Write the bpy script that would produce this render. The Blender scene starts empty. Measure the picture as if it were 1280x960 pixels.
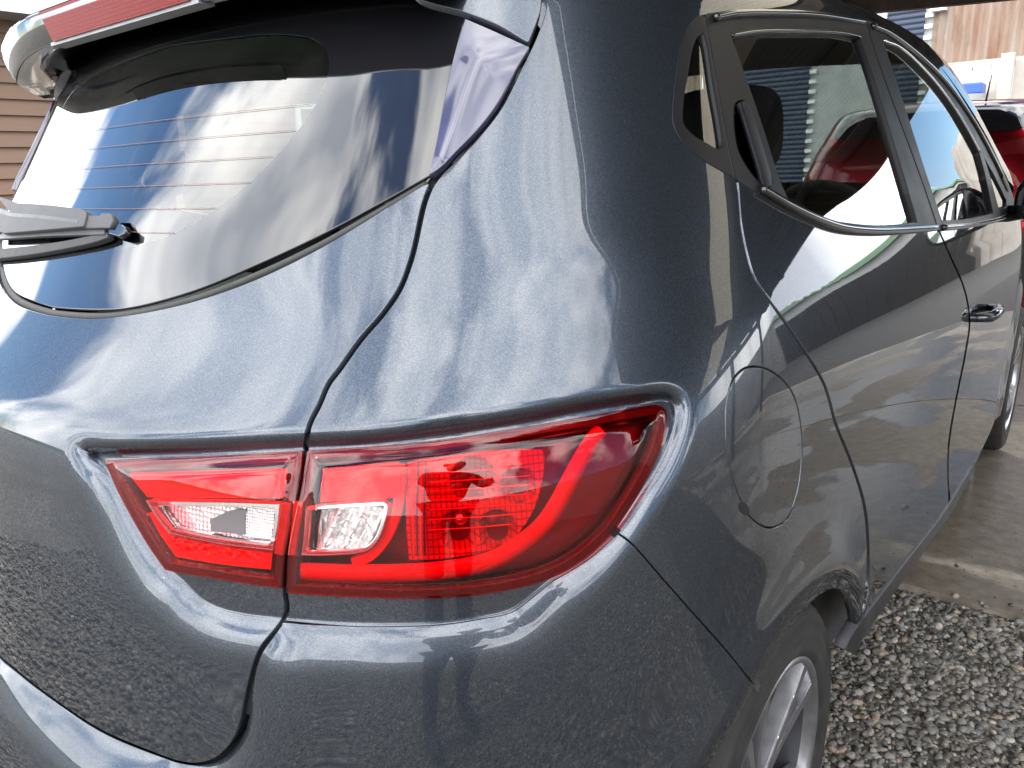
import bpy, bmesh, math, random
import numpy as np
from mathutils import Vector, Matrix
from mathutils.geometry import delaunay_2d_cdt
R = math.radians
scene = bpy.context.scene
col = scene.collection
rng = np.random.default_rng(7)
random.seed(7)

# ------------------------------------------------------------------ camera, sky, sun, exposure
CAM_POS = np.array([1.098, -0.266, 1.143])
YAW, PITCH, ROLL, FPX = R(38.23), R(15.59), R(-2.15), 953.4     # FPX: focal length in pixels of a 1280 wide picture
def cam_axes():
    f = np.array([-math.sin(YAW)*math.cos(PITCH), math.cos(YAW)*math.cos(PITCH), -math.sin(PITCH)])
    r = np.array([math.cos(YAW), math.sin(YAW), 0.0]); u = np.cross(r, f)
    return r*math.cos(ROLL)+u*math.sin(ROLL), -r*math.sin(ROLL)+u*math.cos(ROLL), f
CR, CU, CF = cam_axes()
cd = bpy.data.cameras.new('camera'); cam = bpy.data.objects.new('camera', cd); col.objects.link(cam)
cd.sensor_width = 36.0; cd.lens = 36.0*FPX/1280.0; cd.clip_start = 0.02; cd.clip_end = 3000
cam.matrix_world = Matrix(((CR[0],CU[0],-CF[0],CAM_POS[0]),(CR[1],CU[1],-CF[1],CAM_POS[1]),(CR[2],CU[2],-CF[2],CAM_POS[2]),(0,0,0,1)))
scene.camera = cam
scene.view_settings.view_transform = 'Standard'; scene.view_settings.look = 'None'
scene.view_settings.exposure = 0.8; scene.view_settings.gamma = 1.0
cy = scene.cycles
cy.max_bounces = 12; cy.transparent_max_bounces = 24; cy.glossy_bounces = 6; cy.transmission_bounces = 8
cy.use_denoising = True; cy.caustics_reflective = False; cy.caustics_refractive = False

SUN_EL, SUN_AZ = R(52), R(250)       # azimuth clockwise from +Y: left of the car, a little behind
world = bpy.data.worlds.new('World'); scene.world = world; world.use_nodes = True
def build_sky():
    nt = world.node_tree; N = nt.nodes; L = nt.links; N.clear()
    out = N.new('ShaderNodeOutputWorld')
    sky = N.new('ShaderNodeTexSky'); sky.sky_type = 'NISHITA'; sky.sun_disc = False
    sky.sun_elevation = SUN_EL; sky.sun_rotation = SUN_AZ; sky.air_density = 1.0; sky.dust_density = 0.1; sky.ozone_density = 3.0
    bg = N.new('ShaderNodeBackground'); bg.inputs['Strength'].default_value = 0.15
    hsv = N.new('ShaderNodeHueSaturation'); hsv.inputs['Saturation'].default_value = 1.25; L.new(sky.outputs[0], hsv.inputs['Color']); L.new(hsv.outputs[0], bg.inputs['Color'])
    # broken cumulus on a flat deck: direction projected on a plane overhead
    tc = N.new('ShaderNodeTexCoord'); pass
    mpg = N.new('ShaderNodeMapping'); mpg.inputs['Scale'].default_value = (2.6,2.6,0.85); mpg.inputs['Location'].default_value = SKY_LOC
    L.new(tc.outputs['Generated'], mpg.inputs['Vector']); cmb = mpg
    n1 = N.new('ShaderNodeTexNoise'); n1.inputs['Scale'].default_value = 1.05; n1.inputs['Detail'].default_value = 5.5; n1.inputs['Roughness'].default_value = 0.54
    n1.inputs['Distortion'].default_value = 0.25
    L.new(cmb.outputs[0], n1.inputs['Vector'])
    cov = N.new('ShaderNodeMapRange'); cov.interpolation_type = 'SMOOTHSTEP'
    cov.inputs['From Min'].default_value = 0.40; cov.inputs['From Max'].default_value = 0.50; cov.inputs['To Min'].default_value = 0.03
    L.new(n1.outputs['Fac'], cov.inputs['Value'])
    n2 = N.new('ShaderNodeTexNoise'); n2.inputs['Scale'].default_value = 1.9; n2.inputs['Detail'].default_value = 3.5; n2.inputs['Roughness'].default_value = 0.55
    L.new(cmb.outputs[0], n2.inputs['Vector'])
    ramp = N.new('ShaderNodeValToRGB'); cr = ramp.color_ramp
    cr.elements[0].position = 0.38; cr.elements[0].color = (0.42,0.45,0.50,1)
    cr.elements[1].position = 0.62; cr.elements[1].color = (1.0,0.99,0.97,1)
    L.new(n2.outputs['Fac'], ramp.inputs['Fac'])
    bc = N.new('ShaderNodeBackground'); bc.inputs['Strength'].default_value = CLOUD; L.new(ramp.outputs[0], bc.inputs['Color'])
    mx = N.new('ShaderNodeMixShader'); L.new(cov.outputs[0], mx.inputs[0]); L.new(bg.outputs[0], mx.inputs[1]); L.new(bc.outputs[0], mx.inputs[2])
    L.new(mx.outputs[0], out.inputs['Surface'])
CLOUD = 4.5; SKY_LOC = (3.1,5.7,1.4)
build_sky()
sl = bpy.data.lights.new('sun', 'SUN'); sl.energy = 2.2; sl.angle = R(0.6); sl.color = (1.0,0.95,0.87)
sun = bpy.data.objects.new('sun', sl); col.objects.link(sun)
sd = Vector((math.sin(SUN_AZ)*math.cos(SUN_EL), math.cos(SUN_AZ)*math.cos(SUN_EL), math.sin(SUN_EL)))
sun.rotation_euler = sd.to_track_quat('Z','Y').to_euler()

# ------------------------------------------------------------------ object helpers
def tag(o, label=None, cat=None, group=None, kind=None):
    if label: o['label'] = label
    if cat: o['category'] = cat
    if group: o['group'] = group
    if kind: o['kind'] = kind
    return o
def empty(name, loc=(0,0,0), rz=0.0):
    o = bpy.data.objects.new(name, None); col.objects.link(o); o.location = loc; o.rotation_euler = (0,0,rz); o.empty_display_size = 0.1
    return o
def mesh_obj(name, verts, faces, mat=None, parent=None, smooth=True, normals=None):
    me = bpy.data.meshes.new(name)
    me.from_pydata([tuple(map(float,v)) for v in verts], [], [tuple(map(int,f)) for f in faces]); me.update()
    if smooth: me.shade_smooth()
    if normals is not None: me.normals_split_custom_set_from_vertices([tuple(n) for n in normals])
    if mat: me.materials.append(mat)
    o = bpy.data.objects.new(name, me); col.objects.link(o)
    if parent: o.parent = parent
    return o
def bm_obj(name, bm, mat=None, parent=None, smooth=False):
    me = bpy.data.meshes.new(name); bm.to_mesh(me); bm.free()
    if smooth: me.shade_smooth()
    if mat: me.materials.append(mat)
    o = bpy.data.objects.new(name, me); col.objects.link(o)
    if parent: o.parent = parent
    return o
def add_box(bm, lo, hi, bevel=0.0):
    lo = Vector(lo); hi = Vector(hi)
    r = bmesh.ops.create_cube(bm, size=1.0)
    for v in r['verts']: v.co = Vector(((lo[i]+hi[i])/2 + v.co[i]*(hi[i]-lo[i]) for i in range(3)))
    if bevel > 0:
        es = list({e for v in r['verts'] for e in v.link_edges})
        bmesh.ops.bevel(bm, geom=es, offset=bevel, segments=2, affect='EDGES', profile=0.5)
def box_obj(name, lo, hi, mat, parent=None, bevel=0.0):
    bm = bmesh.new(); add_box(bm, lo, hi, bevel); return bm_obj(name, bm, mat, parent, smooth=False)
def tube(points, rad, seg=8, closed=False):
    """verts, faces of a tube through points (rad: number or list)."""
    P = np.array(points, float); n = len(P); rad = np.broadcast_to(np.array(rad, float), (n,))
    V = []; F_ = []
    for i in range(n):
        a = P[(i-1) % n] if (closed or i > 0) else P[i]; b = P[(i+1) % n] if (closed or i < n-1) else P[i]
        t = b-a; t /= np.linalg.norm(t)+1e-12
        s = np.array([0,0,1.0]) if abs(t[2]) < 0.9 else np.array([1.0,0,0])
        e1 = np.cross(t, s); e1 /= np.linalg.norm(e1); e2 = np.cross(t, e1)
        for k in range(seg):
            a_ = 2*math.pi*k/seg; V.append(P[i] + rad[i]*(math.cos(a_)*e1 + math.sin(a_)*e2))
    m = n if closed else n-1
    for i in range(m):
        for k in range(seg):
            F_.append((i*seg+k, i*seg+(k+1) % seg, ((i+1) % n)*seg+(k+1) % seg, ((i+1) % n)*seg+k))
    if not closed:
        F_.append(tuple(range(seg-1,-1,-1))); F_.append(tuple((n-1)*seg+k for k in range(seg)))
    return V, F_
def lathe(profile, seg=48, axis='X'):
    """profile: list of (radius, along) revolved about the axis."""
    V = []; F_ = []; m = len(profile)
    for k in range(seg):
        a = 2*math.pi*k/seg; c, s = math.cos(a), math.sin(a)
        for r_, h in profile:
            V.append((h, r_*c, r_*s) if axis == 'X' else (r_*c, r_*s, h) if axis == 'Z' else (r_*c, h, r_*s))
    for k in range(seg):
        for j in range(m-1):
            a, b = k*m+j, ((k+1) % seg)*m+j
            F_.append((a, b, b+1, a+1))
    return V, F_

# ------------------------------------------------------------------ materials
def new_mat(name):
    m = bpy.data.materials.new(name); m.use_nodes = True
    return m, m.node_tree.nodes, m.node_tree.links, m.node_tree.nodes['Principled BSDF']
def simple(name, colr, rough=0.5, metal=0.0, coat=0.0, spec=0.5, noise=0.0, nscale=30.0, bump=0.0, bscale=200.0, emis=None):
    m, N, L, b = new_mat(name)
    b.inputs['Base Color'].default_value = (*colr, 1); b.inputs['Roughness'].default_value = rough
    b.inputs['Metallic'].default_value = metal; b.inputs['Coat Weight'].default_value = coat; b.inputs['Specular IOR Level'].default_value = spec
    tc = N.new('ShaderNodeTexCoord')
    if noise > 0:
        n = N.new('ShaderNodeTexNoise'); n.inputs['Scale'].default_value = nscale; n.inputs['Detail'].default_value = 6; L.new(tc.outputs['Object'], n.inputs['Vector'])
        r = N.new('ShaderNodeValToRGB'); r.color_ramp.elements[0].position = 0.3; r.color_ramp.elements[1].position = 0.7
        r.color_ramp.elements[0].color = (*[c*(1-noise) for c in colr], 1); r.color_ramp.elements[1].color = (*[min(1,c*(1+noise)) for c in colr], 1)
        L.new(n.outputs['Fac'], r.inputs['Fac']); L.new(r.outputs[0], b.inputs['Base Color'])
        mr = N.new('ShaderNodeMapRange'); mr.inputs['To Min'].default_value = max(0.0, rough*0.8); mr.inputs['To Max'].default_value = min(1.0, rough*1.25)
        L.new(n.outputs['Fac'], mr.inputs['Value']); L.new(mr.outputs[0], b.inputs['Roughness'])
    if bump > 0:
        n = N.new('ShaderNodeTexNoise'); n.inputs['Scale'].default_value = bscale; n.inputs['Detail'].default_value = 4; L.new(tc.outputs['Object'], n.inputs['Vector'])
        bp = N.new('ShaderNodeBump'); bp.inputs['Strength'].default_value = bump; bp.inputs['Distance'].default_value = 0.002
        L.new(n.outputs['Fac'], bp.inputs['Height']); L.new(bp.outputs[0], b.inputs['Normal'])
    return m
def paint(name, c_dark, c_light, flake=True, rough=0.30):
    """metallic base coat with flakes under a clear coat, a little dust on it"""
    m, N, L, b = new_mat(name)
    tc = N.new('ShaderNodeTexCoord')
    v = N.new('ShaderNodeTexVoronoi'); v.inputs['Scale'].default_value = 1500; L.new(tc.outputs['Object'], v.inputs['Vector'])
    mixc = N.new('ShaderNodeMix'); mixc.data_type = 'RGBA'; mixc.inputs['A'].default_value = (*c_dark,1); mixc.inputs['B'].default_value = (*c_light,1)
    sp = N.new('ShaderNodeSeparateColor'); L.new(v.outputs['Color'], sp.inputs[0])
    pw = N.new('ShaderNodeMath'); pw.operation = 'POWER'; L.new(sp.outputs[0], pw.inputs[0]); pw.inputs[1].default_value = 2.0
    L.new(pw.outputs[0], mixc.inputs['Factor'])
    # sparse dust specks lying on the clear coat
    vs = N.new('ShaderNodeTexVoronoi'); vs.inputs['Scale'].default_value = 42; L.new(tc.outputs['Object'], vs.inputs['Vector'])
    ss = N.new('ShaderNodeSeparateColor'); L.new(vs.outputs['Color'], ss.inputs[0])
    th = N.new('ShaderNodeMath'); th.operation = 'MULTIPLY'; L.new(ss.outputs[1], th.inputs[0]); th.inputs[1].default_value = 0.075
    th2 = N.new('ShaderNodeMath'); th2.operation = 'SUBTRACT'; L.new(th.outputs[0], th2.inputs[0]); th2.inputs[1].default_value = 0.045
    lt = N.new('ShaderNodeMath'); lt.operation = 'LESS_THAN'; L.new(vs.outputs['Distance'], lt.inputs[0]); L.new(th2.outputs[0], lt.inputs[1])
    dm_ = N.new('ShaderNodeMix'); dm_.data_type = 'RGBA'; L.new(lt.outputs[0], dm_.inputs['Factor']); L.new(mixc.outputs['Result'], dm_.inputs['A']); dm_.inputs['B'].default_value = (.34,.32,.29,1)
    L.new(dm_.outputs['Result'], b.inputs['Base Color'])
    b.inputs['Metallic'].default_value = 0.8; b.inputs['Specular IOR Level'].default_value = 0.1; b.inputs['Specular Tint'].default_value = (0.05,0.06,0.08,1); b.inputs['Roughness'].default_value = rough
    nm = N.new('ShaderNodeMix'); nm.data_type = 'VECTOR'
    geo = N.new('ShaderNodeNewGeometry')
    sub = N.new('ShaderNodeVectorMath'); sub.operation = 'SUBTRACT'; L.new(v.outputs['Color'], sub.inputs[0]); sub.inputs[1].default_value = (0.5,0.5,0.5)
    scl = N.new('ShaderNodeVectorMath'); scl.operation = 'SCALE'; L.new(sub.outputs[0], scl.inputs[0]); scl.inputs['Scale'].default_value = 0.09 if flake else 0.05
    add = N.new('ShaderNodeVectorMath'); add.operation = 'ADD'; L.new(geo.outputs['Normal'], add.inputs[0]); L.new(scl.outputs[0], add.inputs[1])
    nr = N.new('ShaderNodeVectorMath'); nr.operation = 'NORMALIZE'; L.new(add.outputs[0], nr.inputs[0]); L.new(nr.outputs[0], b.inputs['Normal'])
    L.new(geo.outputs['Normal'], b.inputs['Coat Normal'])
    b.inputs['Coat Weight'].default_value = 1.0; b.inputs['Coat IOR'].default_value = 1.52; b.inputs['Coat Tint'].default_value = (.72,.76,.80,1)
    n = N.new('ShaderNodeTexNoise'); n.inputs['Scale'].default_value = 9; n.inputs['Detail'].default_value = 8; L.new(tc.outputs['Object'], n.inputs['Vector'])
    mr = N.new('ShaderNodeMapRange'); mr.inputs['From Min'].default_value = 0.35; mr.inputs['From Max'].default_value = 0.8
    mr.inputs['To Min'].default_value = 0.008; mr.inputs['To Max'].default_value = 0.05
    L.new(n.outputs['Fac'], mr.inputs['Value']); L.new(mr.outputs[0], b.inputs['Coat Roughness'])
    return m
def thin_glass(name, tint, refl=1.0, rough=0.0, ior=1.5, dirt=0.0):
    m, N, L, b = new_mat(name); N.remove(b)
    out = N['Material Output']
    tr = N.new('ShaderNodeBsdfTransparent'); tr.inputs['Color'].default_value = (*tint,1)
    gl = N.new('ShaderNodeBsdfGlossy'); gl.inputs['Roughness'].default_value = rough; gl.inputs['Color'].default_value = (1,1,1,1)
    fr = N.new('ShaderNodeFresnel'); ge = N.new('ShaderNodeNewGeometry'); io = N.new('ShaderNodeMath'); io.operation = 'MULTIPLY_ADD'   # a thin pane: same reflectance from both sides
    L.new(ge.outputs['Backfacing'], io.inputs[0]); io.inputs[1].default_value = 1/ior-ior; io.inputs[2].default_value = ior; L.new(io.outputs[0], fr.inputs['IOR'])
    mu = N.new('ShaderNodeMath'); mu.operation = 'MULTIPLY'; mu.use_clamp = True; L.new(fr.outputs[0], mu.inputs[0]); mu.inputs[1].default_value = refl
    mx = N.new('ShaderNodeMixShader'); L.new(mu.outputs[0], mx.inputs[0]); L.new(tr.outputs[0], mx.inputs[1]); L.new(gl.outputs[0], mx.inputs[2])
    last = mx
    if dirt > 0:
        df = N.new('ShaderNodeBsdfDiffuse'); df.inputs['Color'].default_value = (0.5,0.47,0.42,1)
        tc = N.new('ShaderNodeTexCoord'); n = N.new('ShaderNodeTexNoise'); n.inputs['Scale'].default_value = 14; n.inputs['Detail'].default_value = 9; L.new(tc.outputs['Object'], n.inputs['Vector'])
        mr = N.new('ShaderNodeMapRange'); mr.inputs['From Min'].default_value = 0.45; mr.inputs['From Max'].default_value = 0.85; mr.inputs['To Max'].default_value = dirt
        L.new(n.outputs['Fac'], mr.inputs['Value'])
        m2 = N.new('ShaderNodeMixShader'); L.new(mr.outputs[0], m2.inputs[0]); L.new(mx.outputs[0], m2.inputs[1]); L.new(df.outputs[0], m2.inputs[2]); last = m2
    L.new(last.outputs[0], out.inputs['Surface'])
    return m
M = {}
M['paint'] = paint('slate_blue_metallic', (0.060,0.067,0.079), (0.130,0.143,0.166))
M['black_plastic'] = simple('black_plastic', (0.018,0.018,0.02), 0.45, noise=0.25, nscale=40, bump=0.15, bscale=900)
M['gloss_black'] = simple('gloss_black', (0.006,0.006,0.008), 0.08, coat=0.6)
M['rubber'] = simple('rubber', (0.012,0.012,0.012), 0.7, noise=0.3, nscale=60)
M['gap'] = simple('gap_shadow_cavity', (0.006,0.006,0.007), 0.9)
M['glass_side'] = thin_glass('tinted_side_glass', (0.40,0.45,0.43), 1.3)
M['glass_rear'] = thin_glass('rear_glass', (0.44,0.52,0.49), 1.6, dirt=0.015)
M['frit'] = simple('ceramic_black_band', (0.008,0.008,0.010), 0.03, spec=0.6, coat=0.4)

# ------------------------------------------------------------------ the car's base form: one implicit body
def spl(xs, ys, n=3000, fair=0.0):
    """natural cubic spline sampled to a dense table -> fast evaluator"""
    x = np.array(xs, float); y = np.array(ys, float); k = len(x); h = np.diff(x)
    A = np.zeros((k,k)); r = np.zeros(k); A[0,0] = A[-1,-1] = 1
    for i in range(1,k-1):
        A[i,i-1] = h[i-1]; A[i,i] = 2*(h[i-1]+h[i]); A[i,i+1] = h[i]; r[i] = 3*((y[i+1]-y[i])/h[i]-(y[i]-y[i-1])/h[i-1])
    c = np.linalg.solve(A, r); b = np.diff(y)/h - h*(2*c[:-1]+c[1:])/3; d = np.diff(c)/(3*h)
    X = np.linspace(x[0], x[-1], n); i = np.clip(np.searchsorted(x, X, side='right')-1, 0, k-2); t = X-x[i]
    Y = y[i]+b[i]*t+c[i]*t*t+d[i]*t**3
    if fair > 0:                                   # fair the curve: gaussian of that width
        dx = X[1]-X[0]; k_ = int(4*fair/dx); w_ = np.exp(-.5*(np.arange(-k_,k_+1)*dx/fair)**2); w_ /= w_.sum()
        pad = np.concatenate([Y[0]+(Y[1]-Y[0])*np.arange(-k_,0), Y, Y[-1]+(Y[-1]-Y[-2])*np.arange(1,k_+1)]); Y = np.convolve(pad, w_, 'valid')
    return lambda q: np.interp(q, X, Y)
# side half-width by length (y) and by height (z); rear face by height; roof line by length; nose
W_ = spl([-.3,.1,.35,.6,.9,1.3,1.9,2.6,3.1,3.6,4.2], [.72,.785,.825,.846,.854,.862,.866,.864,.852,.80,.70], fair=.07)
T_ = spl([.0,.12,.2,.28,.45,.62,.76,.88,.95,1.0,1.06,1.15,1.25,1.33,1.42,1.6], [-.06,-.03,-.004,0,.002,.002,-.004,-.018,-.034,-.052,-.076,-.112,-.147,-.172,-.198,-.26], fair=.022)
Q_ = spl([.0,.2,.32,.45,.58,.70,.80,.855,.885,.92,.96,1.0,1.1,1.2,1.3,1.42,1.6], [.16,.06,.015,0,.002,.018,.036,.047,.060,.089,.124,.158,.224,.285,.345,.417,.53], fair=.014)
K_ = spl([.0,.5,.75,.9,1.1,1.45,1.7], [.26,.27,.27,.26,.25,.24,.24], fair=.05)
ZR = spl([-.5,.2,.6,1.0,1.5,1.9,2.2,2.45,2.7,2.95,3.1,3.35,3.7,4.0,4.4], [1.30,1.395,1.430,1.457,1.472,1.466,1.430,1.352,1.240,1.105,1.02,.945,.865,.77,.5], fair=.05)
YF = spl([.0,.2,.4,.6,.75,.9,1.1], [3.92,4.0,4.04,4.02,3.94,3.75,3.4])
RAX, RWZ, FAX = 0.607, 0.285, 3.20      # axles
def flare(y, z, ax):
    rho = np.hypot(y-ax, z-RWZ)
    return 0.012*np.exp(-((rho-0.345)/0.045)**2)*np.clip((z-.1)/.2, 0, 1)
def body(P):
    x, y, z = np.abs(P[:,0]), P[:,1], P[:,2]
    green = np.clip((z-.98)/.35, 0, 1)
    sy = np.clip((y-.85)/1.1, 0, 1); sy = sy*sy*(3-2*sy)
    taper = np.clip((1.35-y)/1.0, 0, 2)**2*0.035*green - 0.028*sy*np.clip((z-.92)/.16, 0, 1)
    xs = W_(y)+T_(z)-taper+flare(y, z, RAX)+flare(y, z, FAX)
    a = x-xs
    b = Q_(z)+K_(z)*x*x-y
    c = z-(ZR(y)-0.028*(x/.6)**2)
    d = y-(YF(z)-0.35*x*x)
    def sm(p, q, r, e=2.4):
        u = np.maximum(p+r, 0)/r; v = np.maximum(q+r, 0)/r
        corner = r*((u**e+v**e)**(1/e)-1)
        return np.where((p > -r) | (q > -r), corner, np.maximum(p, q))
    rc = 0.30-0.06*green
    return sm(sm(sm(a, b, rc), c, 0.08), d, 0.25)
def ray_dirs(px):
    px = np.asarray(px, float)
    d = CF[None]+CR[None]*((px[:,0:1]-640)/FPX)-CU[None]*((px[:,1:2]-480)/FPX)
    return d
def hit(px, tmin=0.12, tmax=6.0, step=0.02):
    """first crossing of the picture ray with the body; returns t"""
    d = ray_dirs(px); n = len(d); t = np.full(n, np.nan); act = np.ones(n, bool); prev = np.full(n, tmin)
    f0 = body(CAM_POS+tmin*d)
    tt = tmin
    while tt < tmax and act.any():
        tn = tt+step*(1+tt*0.5)
        idx = np.where(act)[0]
        f1 = body(CAM_POS+tn*d[idx])
        h = f1 < 0
        hi_ = idx[h]; t[hi_] = tn; prev[hi_] = tt; act[hi_] = False
        tt = tn
    ok = ~np.isnan(t); lo = prev[ok].copy(); hi_ = t[ok].copy(); dd = d[ok]
    for _ in range(30):
        mid = (lo+hi_)/2; f = body(CAM_POS+mid[:,None]*dd); neg = f < 0
        hi_ = np.where(neg, mid, hi_); lo = np.where(neg, lo, mid)
    t[ok] = (lo+hi_)/2
    return t
def grad(P, e=0.0015):
    g = np.zeros_like(P)
    for i in range(3):
        s = np.zeros(3); s[i] = e
        g[:,i] = body(P+s)-body(P-s)
    return g/np.linalg.norm(g, axis=1, keepdims=True)
def project(P):
    D = np.atleast_2d(P)-CAM_POS; z = D@CF
    return np.stack([640+FPX*(D@CR)/z, 480-FPX*(D@CU)/z], 1)
def on_body(px):
    px = np.atleast_2d(np.asarray(px, float)); t = hit(px); return CAM_POS+t[:,None]*ray_dirs(px)
def off_body(px, off):
    """point on the body, moved along the body's normal"""
    P = on_body(px); return P+grad(P)*np.asarray(off).reshape(-1,1)

# ---- curves in the picture that trace features of the body
def smooth_curve(pts, step=3.0):
    """Catmull-Rom through pts, resampled at about step"""
    P = np.array(pts, float)
    if len(P) == 2: Q = P
    else:
        E = np.vstack([2*P[0]-P[1], P, 2*P[-1]-P[-2]]); Q = []
        for i in range(1, len(E)-2):
            p0,p1,p2,p3 = E[i-1],E[i],E[i+1],E[i+2]
            a = np.linalg.norm(p1-p0)**.5+1e-9; b = np.linalg.norm(p2-p1)**.5+1e-9; c = np.linalg.norm(p3-p2)**.5+1e-9
            m1 = (p2-p1)+b*((p1-p0)/a-(p2-p0)/(a+b)); m2 = (p2-p1)+b*((p3-p2)/c-(p3-p1)/(b+c))
            t = np.linspace(0,1,24,endpoint=False)[:,None]
            Q.append((2*t**3-3*t**2+1)*p1+(t**3-2*t**2+t)*m1+(-2*t**3+3*t**2)*p2+(t**3-t**2)*m2)
        Q = np.vstack(Q+[P[-1:]])
    s = np.r_[0, np.cumsum(np.linalg.norm(np.diff(Q,axis=0),axis=1))]; n = max(2, int(round(s[-1]/step))+1)
    u = np.linspace(0, s[-1], n)
    return np.stack([np.interp(u, s, Q[:,0]), np.interp(u, s, Q[:,1])], 1)
def shift(C, d):
    """offset an open curve to its left-hand side by d (pixels; number or per-point)"""
    t = np.gradient(C, axis=0); t /= np.linalg.norm(t, axis=1, keepdims=True)+1e-9
    n = np.stack([t[:,1], -t[:,0]], 1)
    return C+n*np.asarray(d).reshape(-1,1)
def loop(*curves):
    out = []
    for c in curves:
        for p in np.asarray(c, float):
            if not out or np.hypot(*(p-out[-1])) > 0.8: out.append(p)
    while np.hypot(*(out[0]-out[-1])) < 0.8: out.pop()
    return np.array(out)
def inside(poly, pts):
    x, y = pts[:,0], pts[:,1]; r = np.zeros(len(pts), bool); n = len(poly)
    for i in range(n):
        x1,y1 = poly[i]; x2,y2 = poly[(i+1) % n]
        if y1 == y2: continue
        c = (y1 > y) != (y2 > y)
        r ^= c & (x < (x2-x1)*(y-y1)/(y2-y1)+x1)
    return r
def seg_dist(poly, pts, closed=True, chunk=4000):
    """distance to a polyline, index and fraction of the nearest segment"""
    A = poly if closed else poly[:-1]; B = np.roll(poly,-1,axis=0) if closed else poly[1:]
    D = B-A; L2 = (D**2).sum(1)+1e-12; dist = np.empty(len(pts)); idx = np.empty(len(pts), int)
    for s in range(0, len(pts), chunk):
        p = pts[s:s+chunk]
        t = np.clip(((p[:,None]-A[None])*D[None]).sum(2)/L2, 0, 1)
        q = A[None]+t[...,None]*D[None]; d2 = ((p[:,None]-q)**2).sum(2)
        k = d2.argmin(1); idx[s:s+chunk] = k; dist[s:s+chunk] = np.sqrt(d2[np.arange(len(p)),k])
    return dist, idx
def rows_along(curve):
    out = []
    for o in (-13.5,-11,-8.8,-7,-5.4,-4,-2.7,-1.4,0,1.4,2.8,4.4,6.2,8.4,11,13.5):
        c = shift(curve, o)[:-1]; d, _ = seg_dist(curve, c, False); out.append(c[d > abs(o)-.35])
    return np.vstack(out)
def mesh_region(poly, spacing, holes=(), extra=None, fine=None):
    """triangulate a closed picture region. fine: (curve, width, spacing) gets denser points"""
    lo = poly.min(0); hi_ = poly.max(0)
    def lattice(sp):
        xs = np.arange(lo[0], hi_[0], sp); ys = np.arange(lo[1], hi_[1], sp*0.866)
        X, Y = np.meshgrid(xs, ys); X = X+(np.arange(len(ys)) % 2)[:,None]*sp/2
        return np.stack([X.ravel(), Y.ravel()], 1)
    g = lattice(spacing)
    out_f = (g[:,0] < -60) | (g[:,0] > 1340) | (g[:,1] < -60) | (g[:,1] > 1020)
    keep = ~out_f | (((np.floor(g[:,0]/spacing).astype(int) % 2) == 0) & ((np.round((g[:,1]-lo[1])/(spacing*.866)).astype(int) % 2) == 0))
    g = g[keep]
    if fine is not None:
        curve, wid, sp = fine
        f = lattice(sp); d, _ = seg_dist(curve, f, False); f = f[(d < wid) & (d > 15)]
        d, _ = seg_dist(curve, g, False); g = np.vstack([g[d > wid+sp*.3]]+([f] if len(f) else [])+[rows_along(curve)])
    if extra is not None: g = np.vstack([g, extra])
    ok = inside(poly, g); d, _ = seg_dist(poly, g); sp0 = fine[2] if fine is not None else spacing
    sp0 = min(sp0, 2.0) if fine is not None else sp0
    ok &= d > sp0*0.55
    for h in holes:
        ok &= ~inside(h, g); d, _ = seg_dist(h, g); ok &= d > sp0*0.55
    g = g[ok]
    V = [Vector(p) for p in poly]; E_ = [(i, (i+1) % len(poly)) for i in range(len(poly))]
    for h in holes:
        b = len(V); V += [Vector(p) for p in h]; E_ += [(b+i, b+(i+1) % len(h)) for i in range(len(h))]
    V += [Vector(p) for p in g]
    v2, e2, f2, ov, oe, of = delaunay_2d_cdt(V, E_, [], 0, 1e-5)
    pts = np.array([(v.x, v.y) for v in v2]); tri = np.array([f for f in f2 if len(f) == 3])
    cen = pts[tri].mean(1); ok = inside(poly, cen)
    for h in holes: ok &= ~inside(h, cen)
    tri = tri[ok]
    used = np.unique(tri); rm = -np.ones(len(pts), int); rm[used] = np.arange(len(used))
    return pts[used], rm[tri]
def boundary_edges(tri):
    cnt = {}
    for a,b,c in tri:
        for e in ((a,b),(b,c),(c,a)): cnt[e] = 1
    return [e for e in cnt if (e[1],e[0]) not in cnt]
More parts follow.
